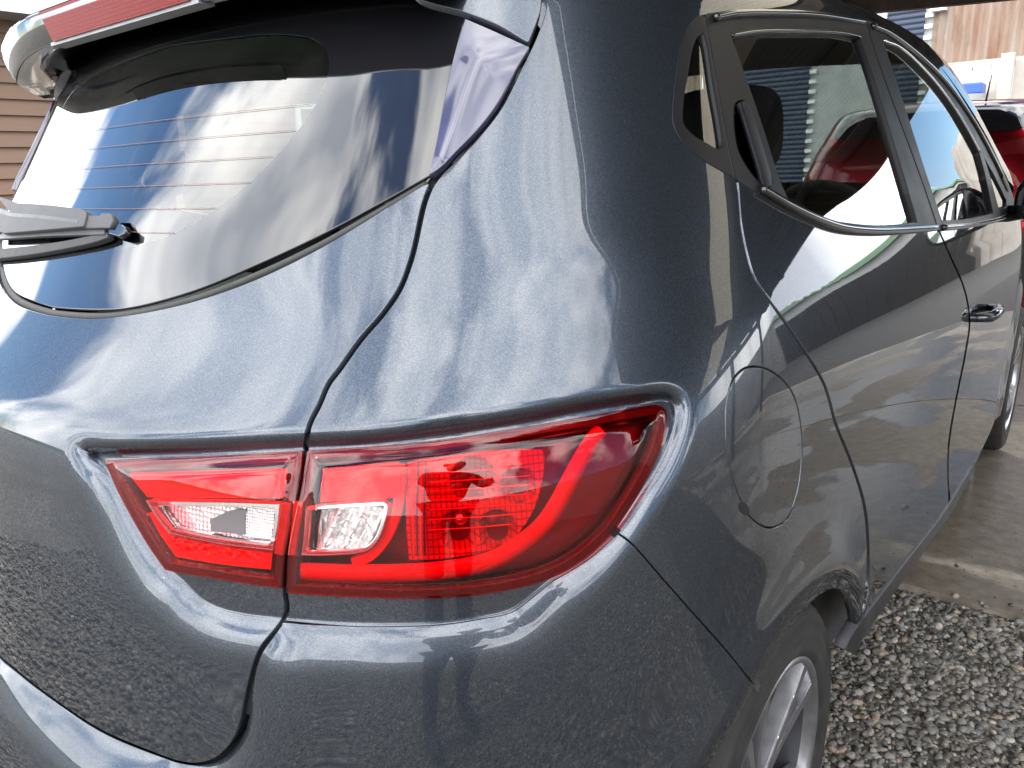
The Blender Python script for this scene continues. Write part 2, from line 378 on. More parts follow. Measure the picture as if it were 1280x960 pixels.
def surface(px, off_fn, settle=None):
    """3D points of picture points on the body with an offset along the normal, plus true normals of that offset surface"""
    t = hit(px); d = ray_dirs(px); P0 = CAM_POS+t[:,None]*d
    bad = np.isnan(t)
    def place(q, t0):
        dd = ray_dirs(q); tt = t0.copy()
        for _ in range(5):
            P = CAM_POS+tt[:,None]*dd; f = body(P); e = 1e-4
            f2 = body(P+e*dd); g = (f2-f)/e; g = np.where(np.abs(g) < 0.05, -0.05, g)
            tt = tt-np.clip(f/g, -.03, .03)
        P = CAM_POS+tt[:,None]*dd
        return P+grad(P)*off_fn(q)[:,None]
    e = 1.2
    o0 = off_fn(px); P = P0+grad(P0)*o0[:,None]
    os_ = o0 if settle is None else settle(px)
    if np.abs(os_).max() > 1e-6:                    # settle the offset sheet so that it still lies on its traced outline
        q = px.copy(); tt = t.copy(); P = P0+grad(P0)*os_[:,None]; Pb = P0
        for _ in range(3):
            err = px-project(P); err[np.isnan(err)] = 0; q = q+np.clip(err,-30,30); dd = ray_dirs(q)
            for _ in range(5):
                Pb = CAM_POS+tt[:,None]*dd; f = body(Pb); g_ = (body(Pb+1e-4*dd)-f)/1e-4; g_ = np.where(np.abs(g_) < .05, -.05, g_); tt = tt-np.clip(f/g_,-.03,.03)
            Pb = CAM_POS+tt[:,None]*dd; P2 = Pb+grad(Pb)*os_[:,None]; ok_ = (np.linalg.norm(P2-P,axis=1) < .12)[:,None]; P = np.where(ok_, P2, P)
        if settle is not None: P = P+grad(P)*(o0-os_)[:,None]
    dx = place(px+[e,0], t)-place(px-[e,0], t); dy = place(px+[0,e], t)-place(px-[0,e], t)
    n = np.cross(dy, dx); n /= np.linalg.norm(n, axis=1, keepdims=True)+1e-12
    g = grad(P0); flip = (n*g).sum(1) < 0; n[flip] *= -1
    return P, n, bad
def biggest(tri, n):
    lab = np.arange(n)
    for _ in range(400):
        m = lab[tri].min(1); new = lab.copy(); np.minimum.at(new, tri.ravel(), np.repeat(m,3)); new = new[new]
        if (new == lab).all(): break
        lab = new
    l = lab[tri[:,0]]; v, c = np.unique(l, return_counts=True); return tri[l == v[c.argmax()]]
zero = lambda q: np.zeros(len(q))
def panel(name, poly, mat, parent, spacing=6.0, off=zero, depth=0.014, edge=0.0012, holes=(), mirror=None, fine=None, extra=None, settle=None):
    """a sheet of the body: poly in the picture, laid on the body's form, with a turned-in flange round its border.
    mirror: None, 'copy' (own object for the left side) or 'join' (one sheet across the middle)"""
    px, tri = mesh_region(poly, spacing, holes, extra, fine)
    P, n, bad = surface(px, off, settle)
    tri = tri[~bad[tri].any(1)]
    # orient outwards
    a = np.cross(P[tri[:,1]]-P[tri[:,0]], P[tri[:,2]]-P[tri[:,0]]); fl = (a*n[tri].mean(1)).sum(1) < 0
    tri[fl] = tri[fl][:,::-1]
    if mirror == 'join':
        tri = tri[P[tri][:,:,0].max(1) > 0.0015]
        rim = np.unique(tri); rim = rim[P[rim,0] < 0.0015]        # the last row lies exactly on the centre line
        P[rim,0] = 0.0; n[rim,0] = 0.0; n[rim] /= np.linalg.norm(n[rim],axis=1,keepdims=True)
        cl = set(rim.tolist())
    else: cl = set()
    tri = biggest(tri, len(P))
    be = [e for e in boundary_edges(tri) if not (e[0] in cl and e[1] in cl)]
    V = [P]; Nn = [n]; Fc = [tri]
    if depth > 0 and be:
        bv = np.unique(np.array(be).ravel()); m = {v:i for i,v in enumerate(bv)}; base = len(P)
        # direction pointing out of the sheet, in its surface
        outd = np.zeros((len(bv),3))
        for (i,j) in be:
            t = P[j]-P[i]; t /= np.linalg.norm(t)+1e-12; o_ = np.cross(t, (n[i]+n[j])/2); outd[m[i]] += o_; outd[m[j]] += o_
        outd /= np.linalg.norm(outd,axis=1,keepdims=True)+1e-12
        r1 = P[bv]+outd*edge*0.8-n[bv]*edge; n1 = outd*0.85+n[bv]*0.5; n1 /= np.linalg.norm(n1,axis=1,keepdims=True)
        r2 = P[bv]+outd*edge-n[bv]*depth; n2 = outd
        V += [r1, r2]; Nn += [n1, n2]; k = len(bv); ff = []
        for (i,j) in be:
            a,b = m[i],m[j]
            ff += [(j,i,base+a),(j,base+a,base+b),(base+b,base+a,base+k+a),(base+b,base+k+a,base+k+b)]
        Fc.append(np.array(ff))
    V = np.vstack(V); Nn = np.vstack(Nn); Fc = np.vstack(Fc)
    if mirror == 'join':
        used = np.unique(Fc); rm = np.zeros(len(V), int); rm[used] = np.arange(len(used)); V, Nn, Fc = V[used], Nn[used], rm[Fc]
        mid = np.abs(V[:,0]) < 1e-9; idx = np.arange(len(V)); mir = np.where(mid, idx, 0); k = np.where(~mid)[0]; mir[k] = len(V)+np.arange(len(k))
        o = mesh_obj(name, np.vstack([V,V[k]*[-1,1,1]]), np.vstack([Fc,mir[Fc][:,::-1]]), mat, parent, True, np.vstack([Nn,Nn[k]*[-1,1,1]]))
        return o
    used = np.unique(Fc); rm = np.zeros(len(V), int); rm[used] = np.arange(len(used)); V, Nn, Fc = V[used], Nn[used], rm[Fc]
    o = mesh_obj(name, V, Fc, mat, parent, True, Nn)
    if mirror == 'copy':
        mesh_obj(name, V*[-1,1,1], Fc[:,::-1], mat, parent, True, Nn*[-1,1,1])
    return o
def ribbon(name, curve, width, mat, parent, off=-0.016, mirror=None, offf=None):
    """dark bottom of a shut line"""
    a = shift(curve, width/2); b = shift(curve, -width/2)
    Pa = on_body(a); Pb = on_body(b); o1 = off if offf is None else off+offf(a); o2 = off if offf is None else off+offf(b)
    Pa = Pa+grad(Pa)*np.broadcast_to(o1,(len(Pa),))[:,None]; Pb = Pb+grad(Pb)*np.broadcast_to(o2,(len(Pb),))[:,None]
    ok = ~(np.isnan(Pa).any(1) | np.isnan(Pb).any(1)); Pa, Pb = Pa[ok], Pb[ok]; n = len(Pa)
    V = np.vstack([Pa,Pb]); F_ = [(i,i+1,n+i+1,n+i) for i in range(n-1)]
    o = mesh_obj(name, V, F_, mat, parent, True)
    if mirror: mesh_obj(name, V*[-1,1,1], F_, mat, parent, True)
    return o
# ------------------------------------------------------------------ feature lines of the body (traced), then its sheets
car = empty('parked_hatchback', (0,0,0))
tag(car, 'slate blue metallic hatchback seen close up from its right rear corner', 'car')
C = smooth_curve
hatch_shut = C([(700,-90),(690,-40),(681,0),(679,15),(672,35),(664,54),(650,82),(625,132),(600,165),(575,192),(550,216),(538,234),(530,255),(515,320),(500,360),(480,390),(450,425),(425,460),(410,480),(399,505),(386,532),(382,562),(375,611),(366,655),(358,699),(356,742),(358,760),(356,772),(348,784),(325,815),(311,860),(303,900)])
hatch_low = C([(303,900),(296,920),(284,938),(268,951),(245,957),(220,954),(200,947),(125,915),(50,865),(0,825),(-60,778),(-130,730),(-210,680)])
glass_body = C([(-240,345),(-120,362),(0,384),(50,393),(110,399),(165,394),(240,378),(320,350),(400,311),(475,266),(528,233)])
glass_low = C([(-240,330),(-120,348),(0,370),(50,381),(125,386),(165,383),(240,363),(320,330),(400,293),(475,253),(536,219)])
bump_top = C([(357,776),(400,780),(450,783),(550,781),(600,774),(640,765),(668,745),(690,727),(716,711),(741,694),(772,666)])
bump_seam = C([(772,666),(790,680),(830,725),(870,770),(910,815),(935,846),(950,864)])
door_rear = C([(919,222),(922,228),(927,280),(935,320),(945,350),(965,380),(990,415),(1010,445),(1030,480),(1045,530),(1065,580),(1080,630),(1085,680),(1084,730),(1077,780),(1073,803)])
door_mid = C([(1173,287),(1190,325),(1205,360),(1212,400),(1207,440),(1199,480),(1194,505),(1186,555),(1185,595),(1187,632),(1186,645)])
belt_body = C([(919,222),(946,240),(982,262),(1018,279),(1046,288),(1090,292),(1143,290),(1173,288),(1208,285),(1244,278),(1266,269),(1272,262)])
sill_line = C([(1071,812),(1080,795),(1130,722),(1186,645),(1212,600),(1228,570),(1248,535)])
dlo_left = C([(874,19),(863,28),(854,47),(847,90),(842,137),(843,155),(852,173),(874,195),(903,213),(919,222)])
dlo_top = C([(874,19),(910,14),(964,13),(1018,15),(1079,24),(1107,35),(1143,60),(1179,94),(1215,143),(1244,193),(1262,233),(1272,262)])
silhouette = C([(1040,-2),(1062,4),(1093,16),(1129,38),(1161,67),(1187,99),(1215,142)], 6)

# the lamp pocket: rim, with the width of the roll outside it, the roll's drop and the wall's width inside
RIM = [(100,558,16,.003,12),(122,557,14,.003,14),(150,556,14,.004,15),(250,552,12,.004,16),(378,545,12,.004,17),(460,541,12,.004,17),(554,530,12,.004,17),(647,516,12,.004,17),(741,498,12,.004,17),(804,490,12,.004,15),(835,488,13,.005,12),(850,496,14,.006,9),(854,514,16,.008,9),(848,542,22,.010,9),(830,583,26,.012,9),(805,620,28,.012,9),(786,648,28,.013,8),(772,665,30,.014,8),(741,694,44,.016,7),(716,711,54,.0150,6),(690,727,60,.0160,6),(668,745,64,.0165,6),(640,765,66,.0165,6),(600,774,66,.0165,6),(550,781,66,.0165,6),(450,783,66,.0165,6),(355,777,62,.0160,6),(280,766,60,.0160,6),(250,753,60,.0160,6),(225,727,58,.0160,6),(206,714,56,.0155,7),(187,690,54,.0150,7),(169,660,52,.0145,7),(147,618,48,.015,8),(122,584,40,.012,8),(104,570,26,.006,9)]
rim0 = np.array(RIM, float)
def close_curve(P, step=3.0):
    n = len(P); Q = []
    for i in range(n):
        p0,p1,p2,p3 = P[i-1],P[i],P[(i+1) % n],P[(i+2) % n]
        L = np.linalg.norm((p2-p1)[:2]); k = max(1,int(L/step))
        t = np.linspace(0,1,k,endpoint=False)[:,None]
        m1 = (p2-p0)/2; m2 = (p3-p1)/2
        l0 = np.linalg.norm((p1-p0)[:2]); l2 = np.linalg.norm((p3-p2)[:2])
        m1 = ((p1-p0)/l0*L+(p2-p1))/2; m2 = ((p3-p2)/l2*L+(p2-p1))/2
        q = (2*t**3-3*t**2+1)*p1+(t**3-2*t**2+t)*m1+(-2*t**3+3*t**2)*p2+(t**3-t**2)*m2
        q[:,2:] = p1[2:]+(p2-p1)[2:]*t
        Q.append(q)
    return np.vstack(Q)
rim = close_curve(rim0)
for _ in range(22):                       # fair the traced rim
    rim = 0.25*np.roll(rim,1,axis=0)+0.5*rim+0.25*np.roll(rim,-1,axis=0)
for _ in range(120): rim[:,2:] = 0.25*np.roll(rim[:,2:],1,axis=0)+0.5*rim[:,2:]+0.25*np.roll(rim[:,2:],-1,axis=0)
FLOOR = 0.018
def sstep(x): x = np.clip(x,0,1); return x*x*(3-2*x)
# the tailgate's lower face is drawn in below the shoulder, down to the bumper
RIMC = rim
shoulder = C([(470,352),(560,346),(650,336),(745,318),(820,322),(900,352)],8)
def skin_off(q):
    o = np.zeros(len(q)); h = (q[:,0] > 380) & (q[:,0] < 1000) & (q[:,1] > 140) & (q[:,1] < 530)
    if h.any():
        d, k = seg_dist(shoulder, q[h], False); f = sstep((q[h][:,0]-540)/170)*sstep((930-q[h][:,0])/120); o[h] = 0.0036*np.exp(-(d/58)**2)*f
    m = (q[:,0] > -20) & (q[:,0] < 900) & (q[:,1] > 465) & (q[:,1] < 860)
    if not m.any(): return o
    p = q[m]; d, k = seg_dist(RIMC[:,:2], p); ins = inside(RIMC[:,:2], p)
    A = RIMC[k]; B = RIMC[(k+1) % len(RIMC)]; D = (B-A)[:,:2]
    f = np.clip(((p-A[:,:2])*D).sum(1)/((D**2).sum(1)+1e-9),0,1)[:,None]; c = A+(B-A)*f; w, dr, wi = c[:,2], c[:,3], c[:,4]
    u = np.clip(1-d/(w*1.15),0,1); roll = -dr*u**2.6
    t_ = np.clip(d/wi,0,1); s0 = 2.6*dr/(w*1.15)*wi; wall = -dr-(FLOOR-dr)*sstep(t_)-s0*(t_**3-2*t_**2+t_)
    o[m] += np.where(ins, wall, roll)
    return o
def tail_off(q):
    d, k = seg_dist(hatch_low, q, False)
    below = -0.016*np.clip(1-d/150,0,1)**1.5
    return skin_off(q)+below*np.clip((640-q[:,1]+300)/300,0,1)*(q[:,1] > 540)*np.clip((q[:,1]-540)/120,0,1)
low_path = np.vstack([hatch_shut[hatch_shut[:,1] > 800], hatch_low])
def bumper_off(q):
    d, k = seg_dist(low_path, q, False); yy = low_path[np.clip(k,0,len(low_path)-1),1]; xx = low_path[np.clip(k,0,len(low_path)-1),0]
    g = np.where(xx > 240, sstep((yy-810)/120), 1.0)
    bul = 0.058*sstep((440-q[:,0])/330)*(1-np.clip(1-d/115,0,1)**2)*np.where(q[:,1] > 1e9, 0, 1.0)
    return skin_off(q)-g*0.010*np.clip(1-d/40,0,1)**2.4+bul*sstep((q[:,1]-700)/60)
rim_xy = np.vstack([rim[:,:2], rim[:1,:2]])

GAP = 8.5
OUTER = C([(384,564),(460,559),(500,556),(554,550),(647,536),(741,520),(804,509),(822,507),(832,512),(834,525),(831,543),(822,571),(804,608),(785,639),(766,666),(741,691),(716,709),(685,724),(647,735),(585,745),(522,748),(460,747),(400,744),(358,741)],3)
OUTER = loop(OUTER, C([(358,741),(360,699),(368,655),(377,611),(384,564)],3))
INNER = loop(C([(131,577),(180,574),(256,571),(376,564)],3), C([(376,564),(371,611),(362,655),(354,699),(351,735)],3), C([(351,735),(312,730),(269,723),(225,716),(206,712)],3), C([(206,712),(187,685),(169,655),(147,614),(131,577)],3))
def shrink(poly, d):
    n = len(poly); t_ = np.roll(poly,-1,axis=0)-np.roll(poly,1,axis=0); t_ /= np.linalg.norm(t_,axis=1,keepdims=True)+1e-9
    nn = np.stack([-t_[:,1],t_[:,0]],1); q = poly+nn*d
    if not inside(poly, q).mean() > 0.5: q = poly-nn*d
    dist, _ = seg_dist(poly, q); q = q[dist > d*0.9]
    return loop(q)
H_OUT, H_IN = shrink(OUTER, 7), shrink(INNER, 7)
# tailgate
hs = hatch_shut[hatch_shut[:,1] > 232]
gap_l = shift(hs, -GAP/2) ; gap_r = shift(hs, GAP/2)
if gap_l[:,0].mean() > gap_r[:,0].mean(): gap_l, gap_r = gap_r, gap_l
hl = hatch_low; up = shift(hl, 4.0); dn = shift(hl, -4.0)
if up[:,1].mean() > dn[:,1].mean(): up, dn = dn, up
tail_poly = loop(glass_body, gap_l, up)
tailgate = panel('tailgate', tail_poly, M['paint'], car, 6.0, tail_off, holes=[H_IN], mirror='join', fine=(rim_xy, 26, 3.6))
# body side: quarter panel, roof rail and C pillar in one sheet
hs2 = shift(hatch_shut[hatch_shut[:,1] < 790], GAP/2); hs2b = shift(hatch_shut[hatch_shut[:,1] < 790], -GAP/2)
if hs2b[:,0].mean() > hs2[:,0].mean(): hs2 = hs2b
hs2 = hs2[(hs2[:,1] > -80) & (hs2[:,1] < 772)]
bs_up = shift(bump_seam, 2.0); bs_dn = shift(bump_seam, -2.0)
if bs_up[:,0].mean() < bs_dn[:,0].mean(): bs_up, bs_dn = bs_dn, bs_up
bt_up = shift(bump_top, 1.0); bt_dn = shift(bump_top, -1.0)
if bt_up[:,1].mean() > bt_dn[:,1].mean(): bt_up, bt_dn = bt_dn, bt_up
ARC, ARZ, ARR = RAX, 0.282, 0.318
def arch_px(a0, a1, r=ARR, n=40, x=.855, ax=None):
    A = np.linspace(R(a0), R(a1), n); ax = ARC if ax is None else ax
    P = np.stack([np.full(n,x), ax+r*np.cos(A), ARZ+r*np.sin(A)],1)
    # settle on the body
    for _ in range(12): P[:,0] -= body(P)
    return project(P)
seam_a = None
for a in np.linspace(100,150,51):           # where the bumper seam meets the arch
    p = arch_px(a, a, n=1)[0]
    if p[0] < 950: seam_a = a; break
print('seam angle', seam_a, p)
arch_side = C(arch_px(seam_a, -8, n=30), 3.0); arch_side = arch_side[(arch_side[:,1] < 818) | (arch_side[:,0] < 1000)]
dr_l = shift(door_rear, 2.0); dr_r = shift(door_rear, -2.0)
if dr_l[:,0].mean() > dr_r[:,0].mean(): dr_l, dr_r = dr_r, dr_l
fuel = close_curve(np.array([(907,530),(910,570),(920,610),(940,648),(962,660),(981,652),(995,622),(1002,578),(1001,533),(991,492),(975,471),(952,459),(932,460),(918,472),(909,498)],float))
fc = fuel.mean(0); fuel_hole = fc+(fuel-fc)*1.020; fuel_in = fc+(fuel-fc)*0.980
top_edge = C([(1215,143),(1187,99),(1161,67),(1129,38),(1093,16),(1062,4),(1040,-2),(1000,-18),(940,-38),(880,-55),(800,-78),(700,-90)], 6)
side_poly = loop(hs2, bt_up, bs_up, arch_side, dr_l[::-1], dlo_left[::-1], dlo_top[dlo_top[:,0] < 1214][1:], top_edge)
quarter = panel('quarter_panel', side_poly, M['paint'], car, 6.0, skin_off, holes=[fuel_hole, H_OUT], mirror='copy', fine=(rim_xy, 26, 3.6))
panel('fuel_door', fuel_in, M['paint'], car, 7.0, lambda q: np.full(len(q),-.0006), depth=0.01)
notch = np.array([[931+5.5*math.cos(a)+2.5*math.sin(a), 636+7.5*math.sin(a)] for a in np.linspace(0,2*math.pi,22,endpoint=False)])
panel('fuel_door_notch', notch, M['gap'], car, 3.0, lambda q: np.full(len(q),.0012), depth=0.006)
ribbon('fuel_door_gap', np.vstack([fuel,fuel[:1]]), 20, M['gap'], car, -0.009)
# rear bumper
low = [(930,960),(935,1040),(948,1120),(900,1300),(700,1520),(450,1500),(240,1380),(100,1240),(-120,1060),(-300,900)]
bump_arch = C(arch_px(seam_a, 178, n=24), 3.0)
bump_poly = loop(dn[::-1], shift(hatch_shut[hatch_shut[:,1] > 776],GAP/2)[::-1] if shift(hatch_shut,GAP/2)[:,0].mean() > hatch_shut[:,0].mean() else shift(hatch_shut[hatch_shut[:,1] > 776],-GAP/2)[::-1], bt_dn, bs_dn, bump_arch,
                 C([project(np.array([[x_,y_,z_]]))[0] for x_,y_,z_ in ((.80,.30,.27),(.62,.135,.31),(.35,.05,.32),(.1,.02,.32),(-.1,.02,.32),(-.3,.04,.32))], 8),
                 [project(np.array([[-.34,.045,.42]]))[0], project(np.array([[-.34,.04,.5]]))[0], (-200,690)])
bumper = panel('rear_bumper', bump_poly, M['paint'], car, 6.5, bumper_off, settle=skin_off, mirror='join', fine=(rim_xy, 26, 3.6))
for nm, cv, wd, of, mi in (('tailgate_gap', hatch_shut[hatch_shut[:,1] > 200], 24, -0.010, True), ('bumper_gap', hatch_low[hatch_low[:,0] > -70], 30, -0.020, False), ('bumper_seam', bump_seam, 12, -0.012, True), ('door_gap', door_rear, 14, -0.013, True), ('door_gap', door_mid, 9, -0.013, True)):
    ribbon(nm, cv, wd, M['gap'], car, of, mi, skin_off if 'tail' in nm else None)
M['under'] = simple('underbody', (0.015,0.015,0.016), 0.85)
# doors
dm_l = shift(door_mid, 1.1); dm_r = shift(door_mid, -1.1)
if dm_l[:,0].mean() > dm_r[:,0].mean(): dm_l, dm_r = dm_r, dm_l
bb = belt_body; bb1 = bb[bb[:,0] < 1172]; bb2 = bb[bb[:,0] > 1174]; sl1 = sill_line[(sill_line[:,0] < 1186) & (sill_line[:,0] > 1075)]; sl2 = sill_line[sill_line[:,0] > 1187]
rear_door = panel('rear_door', loop(bb1, dm_l, sl1[::-1], dr_r[::-1][1:]), M['paint'], car, 6.0, mirror='copy')
# front door and wing: past the picture's right border the sheet is laid out on the body's flank in (y, z)
def flank(name, y0, y1, ztop, zbot, mat, ny=40, nz=30, off=0.0, hole=None):
    """a sheet of the flank between two lines of length (functions of z) and two heights (functions of y)"""
    V = []; F_ = []
    for i in range(ny+1):
        for j in range(nz+1):
            v = j/nz; 
            zz = None; yy = 0.5*(y0(0.6)+y1(0.6))
            for _ in range(4):
                zt, zb = ztop(yy), zbot(yy); zz = zb+(zt-zb)*v; ya, yb = y0(zz), y1(zz); yy = ya+(yb-ya)*i/ny
            V.append((0.86, yy, zz))
    P = np.array(V)
    for _ in range(25): P[:,0] -= body(P)*0.9
    n = grad(P); P = P+n*off
    for i in range(ny):
        for j in range(nz):
            a = i*(nz+1)+j; q = (a, a+nz+1, a+nz+2, a+1)
            if hole is not None and hole(P[list(q)].mean(0)): continue
            F_.append(q)
    for sx in (1,-1):
        Fs = F_ if sx > 0 else [f[::-1] for f in F_]
        mesh_obj(name, P*[sx,1,1], Fs, mat, car, True, n*[sx,1,1])
dmP = on_body(dm_r); dm_y = lambda z: np.interp(z, dmP[::-1,2], dmP[::-1,1])
b2P = on_body(bb2[:-3]); print('belt front', b2P[[0,-1]].round(3))
zt_front = lambda y: float(np.interp(y, b2P[:,1], b2P[:,2]))
slP = on_body(sl2); print('sill', slP[[0,-1]].round(3))
zs_front = lambda y: float(np.interp(y, slP[:,1], slP[:,2]))
FD_END = 2.92
flank('front_door', lambda z: float(dm_y(z)), lambda z: FD_END+0.05*(z-.6), zt_front, lambda y: float(np.interp(y,[1.8,2.95],[dmP[-1,2],.235])), M['paint'], 60, 40)
flank('front_wing', lambda z: FD_END+0.006+0.05*(z-.6), lambda z: 3.80, lambda y: float(np.interp(y,[2.9,3.1,3.4,3.8],[.965,.945,.885,.80])), lambda y: 0.26, M['paint'], 110, 60, hole=lambda c: math.hypot(c[1]-FAX, c[2]-ARZ) < 0.335)
flank('sill', lambda z: RAX+.33, lambda z: FAX-.33, lambda y: float(np.interp(y,[.93,1.8,2.95],[.26,dmP[-1,2]-.006,.229])), lambda y: 0.15, M['under'], 60, 8, off=-0.11)

V = []; nx, nz = 70, 10
for i in range(nx+1):
    for j in range(nz+1): V.append((-.78+1.56*i/nx, .5, .17+.19*j/nz))
P = np.array(V); lo = np.full(len(P),-.2); hi_ = np.full(len(P),.6)
for _ in range(40):
    m_ = (lo+hi_)/2; P[:,1] = m_; f = body(P) < 0; hi_ = np.where(f,m_,hi_); lo = np.where(f,lo,m_)
nn = grad(P,.004); P = P+nn*(.050*sstep((.42-np.abs(P[:,0]))/.35))[:,None]-nn*.004
mesh_obj('bumper_lower', P, [(i*(nz+1)+j,(i+1)*(nz+1)+j,(i+1)*(nz+1)+j+1,i*(nz+1)+j+1) for i in range(nx) for j in range(nz)], M['paint'], car, True, nn)
# ------------------------------------------------------------------ rear glass, spoiler, wiper
const = lambda v: (lambda q: np.full(len(q), v))
glass_r = C([(536,219),(545,180),(556,120),(570,60),(580,25),(592,-20),(598,-50)])
top_g = C([(598,-50),(500,-42),(400,-30),(300,-14),(200,8),(100,34),(0,64),(-120,100)], 8)
CLEAR = loop(C([(-140,285),(-60,300),(0,310),(85,317),(150,312),(200,299),(250,275),(300,239),(350,191),(385,146),(404,112),(411,85),(407,62),(392,48),(370,43),(330,42),(290,46),(200,58),(100,82),(0,108),(-140,148)],4))
rear_glass = panel('rear_window', loop(glass_low, glass_r, top_g), M['frit'], car, 9.0, const(-.001), depth=0.004, holes=[CLEAR], mirror='join')
panel('clear_pane', CLEAR, M['glass_rear'], rear_glass, 9.0, const(-.0012), depth=0.0, mirror='join')
# rubber seal under the glass
def px_tube(name, curve, rad, off, mat, parent, mirror=True, seg=8, join=False):
    P = off_body(curve, np.full(len(curve), off)); P = P[~np.isnan(P).any(1)]
    if join:
        P = P[P[:,0] > 0.004]; P = P if P[0,0] < P[-1,0] else P[::-1]
        P = np.vstack([(P*[-1,1,1])[::-1], P])
    V, F_ = tube(P, rad, seg)
    o = mesh_obj(name, V, F_, mat, parent)
    if mirror and not join: mesh_obj(name, np.array(V)*[-1,1,1], [f[::-1] for f in F_], mat, parent)
    return o
px_tube('glass_seal', (glass_low[10:]*0.45+glass_body[np.linspace(10,len(glass_body)-1,len(glass_low)-10).astype(int)]*0.55), 0.006, -0.008, M['rubber'], car, join=True)
M['heater'] = simple('heater_wire', (0.30,0.17,0.11), 0.9, spec=0.0)
for z in np.linspace(1.03,1.225,8):
    xm = 0.0
    xs_ = np.linspace(0.0,0.47,48); P = np.stack([xs_, np.full(48,.5), np.full(48,z)],1)
    for _ in range(20): P[:,1] += body(P)*0.9
    q = project(P); ok = inside(CLEAR, q)
    if ok.sum() < 8: continue
    P = P[ok]-grad(P[ok])*-0.0004; P = np.vstack([(P*[-1,1,1])[::-1][:-1], P])
    V, F_ = tube(P, 0.00028, 4); mesh_obj('heater_wire', V, F_, M['heater'], rear_glass)
M['film'] = simple('violet_gloss_plastic', (0.034,0.032,0.072), 0.16, coat=1.0, noise=0.15, nscale=20)
M['lip_grey'] = simple('grey_plastic', (0.30,0.30,0.31), 0.5, noise=0.2, nscale=25)
# spoiler: section swept across the car
def spoiler_sec(x):
    e_ = max(0.0,abs(x)-.2); yt = 0.285+0.60*e_*e_; zt = 1.350-0.30*e_*e_
    yg = float(Q_(zt+.012)+K_(zt)*x*x)
    s = max(0.0, (abs(x)-.46)/.10); yt = min(yt+0.04*s*s, yg-.012)
    return [(yg+.10, zt+.075), (yt+.10, zt+.066), (yt+.03, zt+.055), (yt, zt+.044), (yt-.003, zt+.037), (yt+.010, zt+.004), (yt+.015, zt), (yt+.05, zt+.004), (yg+.004, zt+.014), (yg+.02, zt+.03)]
xs_ = np.linspace(-.565,.51,61); V = []; F_ = []; m = 10
for x in xs_: V += [(x,y,z) for y,z in spoiler_sec(x)]
for i in range(60):
    for j in range(m-1): F_.append((i*m+j, i*m+j+1, (i+1)*m+j+1, (i+1)*m+j))
F_ += [tuple(range(m)), tuple(60*m+k for k in range(m-1,-1,-1))]
spoiler = mesh_obj('spoiler', V, F_, M['paint'], car)
spoiler.data.materials.append(M['gloss_black'])
for p in spoiler.data.polygons:
    if len(p.vertices) == 4 and all((v % m) >= 4 for v in p.vertices): p.material_index = 1
spoiler_end = C([(500,-24),(525,-3),(582,14),(625,31),(659,51)])
sh = hatch_shut[(hatch_shut[:,1] < 54) & (hatch_shut[:,1] > -60)]
se = shift(sh, 4.5); se2 = shift(sh, -4.5); se = se if se[:,0].mean() < se2[:,0].mean() else se2
panel('spoiler_end', loop(spoiler_end, se[::-1], [(640,-75),(560,-60)]), M['paint'], spoiler, 6.0, const(.010), depth=0.03, mirror='copy')
blade_poly = loop(C([(582,24),(610,36),(661,59)]), C([(661,59),(645,85),(620,130),(595,162),(570,188),(548,210),(537,217)]), C([(537,217),(546,178),(557,120),(570,62),(582,24)]))
ridge = C([(661,59),(620,70),(600,76),(592,90),(580,120),(568,155),(553,195)])
def blade_off(q):
    d, k = seg_dist(ridge, q, False); r_ = np.where(q[:,0] > np.interp(q[:,1], ridge[:,1], ridge[:,0]), 1.0, 0.0)
    return 0.008+0.003*np.exp(-(d/17)**2)
panel('spoiler_blade', blade_poly, M['film'], spoiler, 3.5, blade_off, depth=0.014, mirror='copy')
# high brake lamp
def strip_on_spoiler(name, x0, x1, j0, f0, j1, f1, mat, parent, off):
    V = []; F_ = []; n = 24
    for i in range(n+1):
        x = x0+(x1-x0)*i/n; s = spoiler_sec(x)
        a = np.array(s[j0])*(1-f0)+np.array(s[j0+1])*f0; b = np.array(s[j1])*(1-f1)+np.array(s[j1+1])*f1
        nrm = np.array([-(a[1]-b[1]), (a[0]-b[0])]); nrm /= np.linalg.norm(nrm)+1e-9
        if nrm[0] > 0: nrm = -nrm
        a2, b2 = a+nrm*off, b+nrm*off
        V += [(x,*a),(x,*a2),(x,*b2),(x,*b)]
    for i in range(n):
        for j in range(3): F_.append((i*4+j,i*4+j+1,(i+1)*4+j+1,(i+1)*4+j))
    F_ += [(0,1,2,3),(n*4+3,n*4+2,n*4+1,n*4)]
    return mesh_obj(name, V, F_, mat, parent, smooth=False)
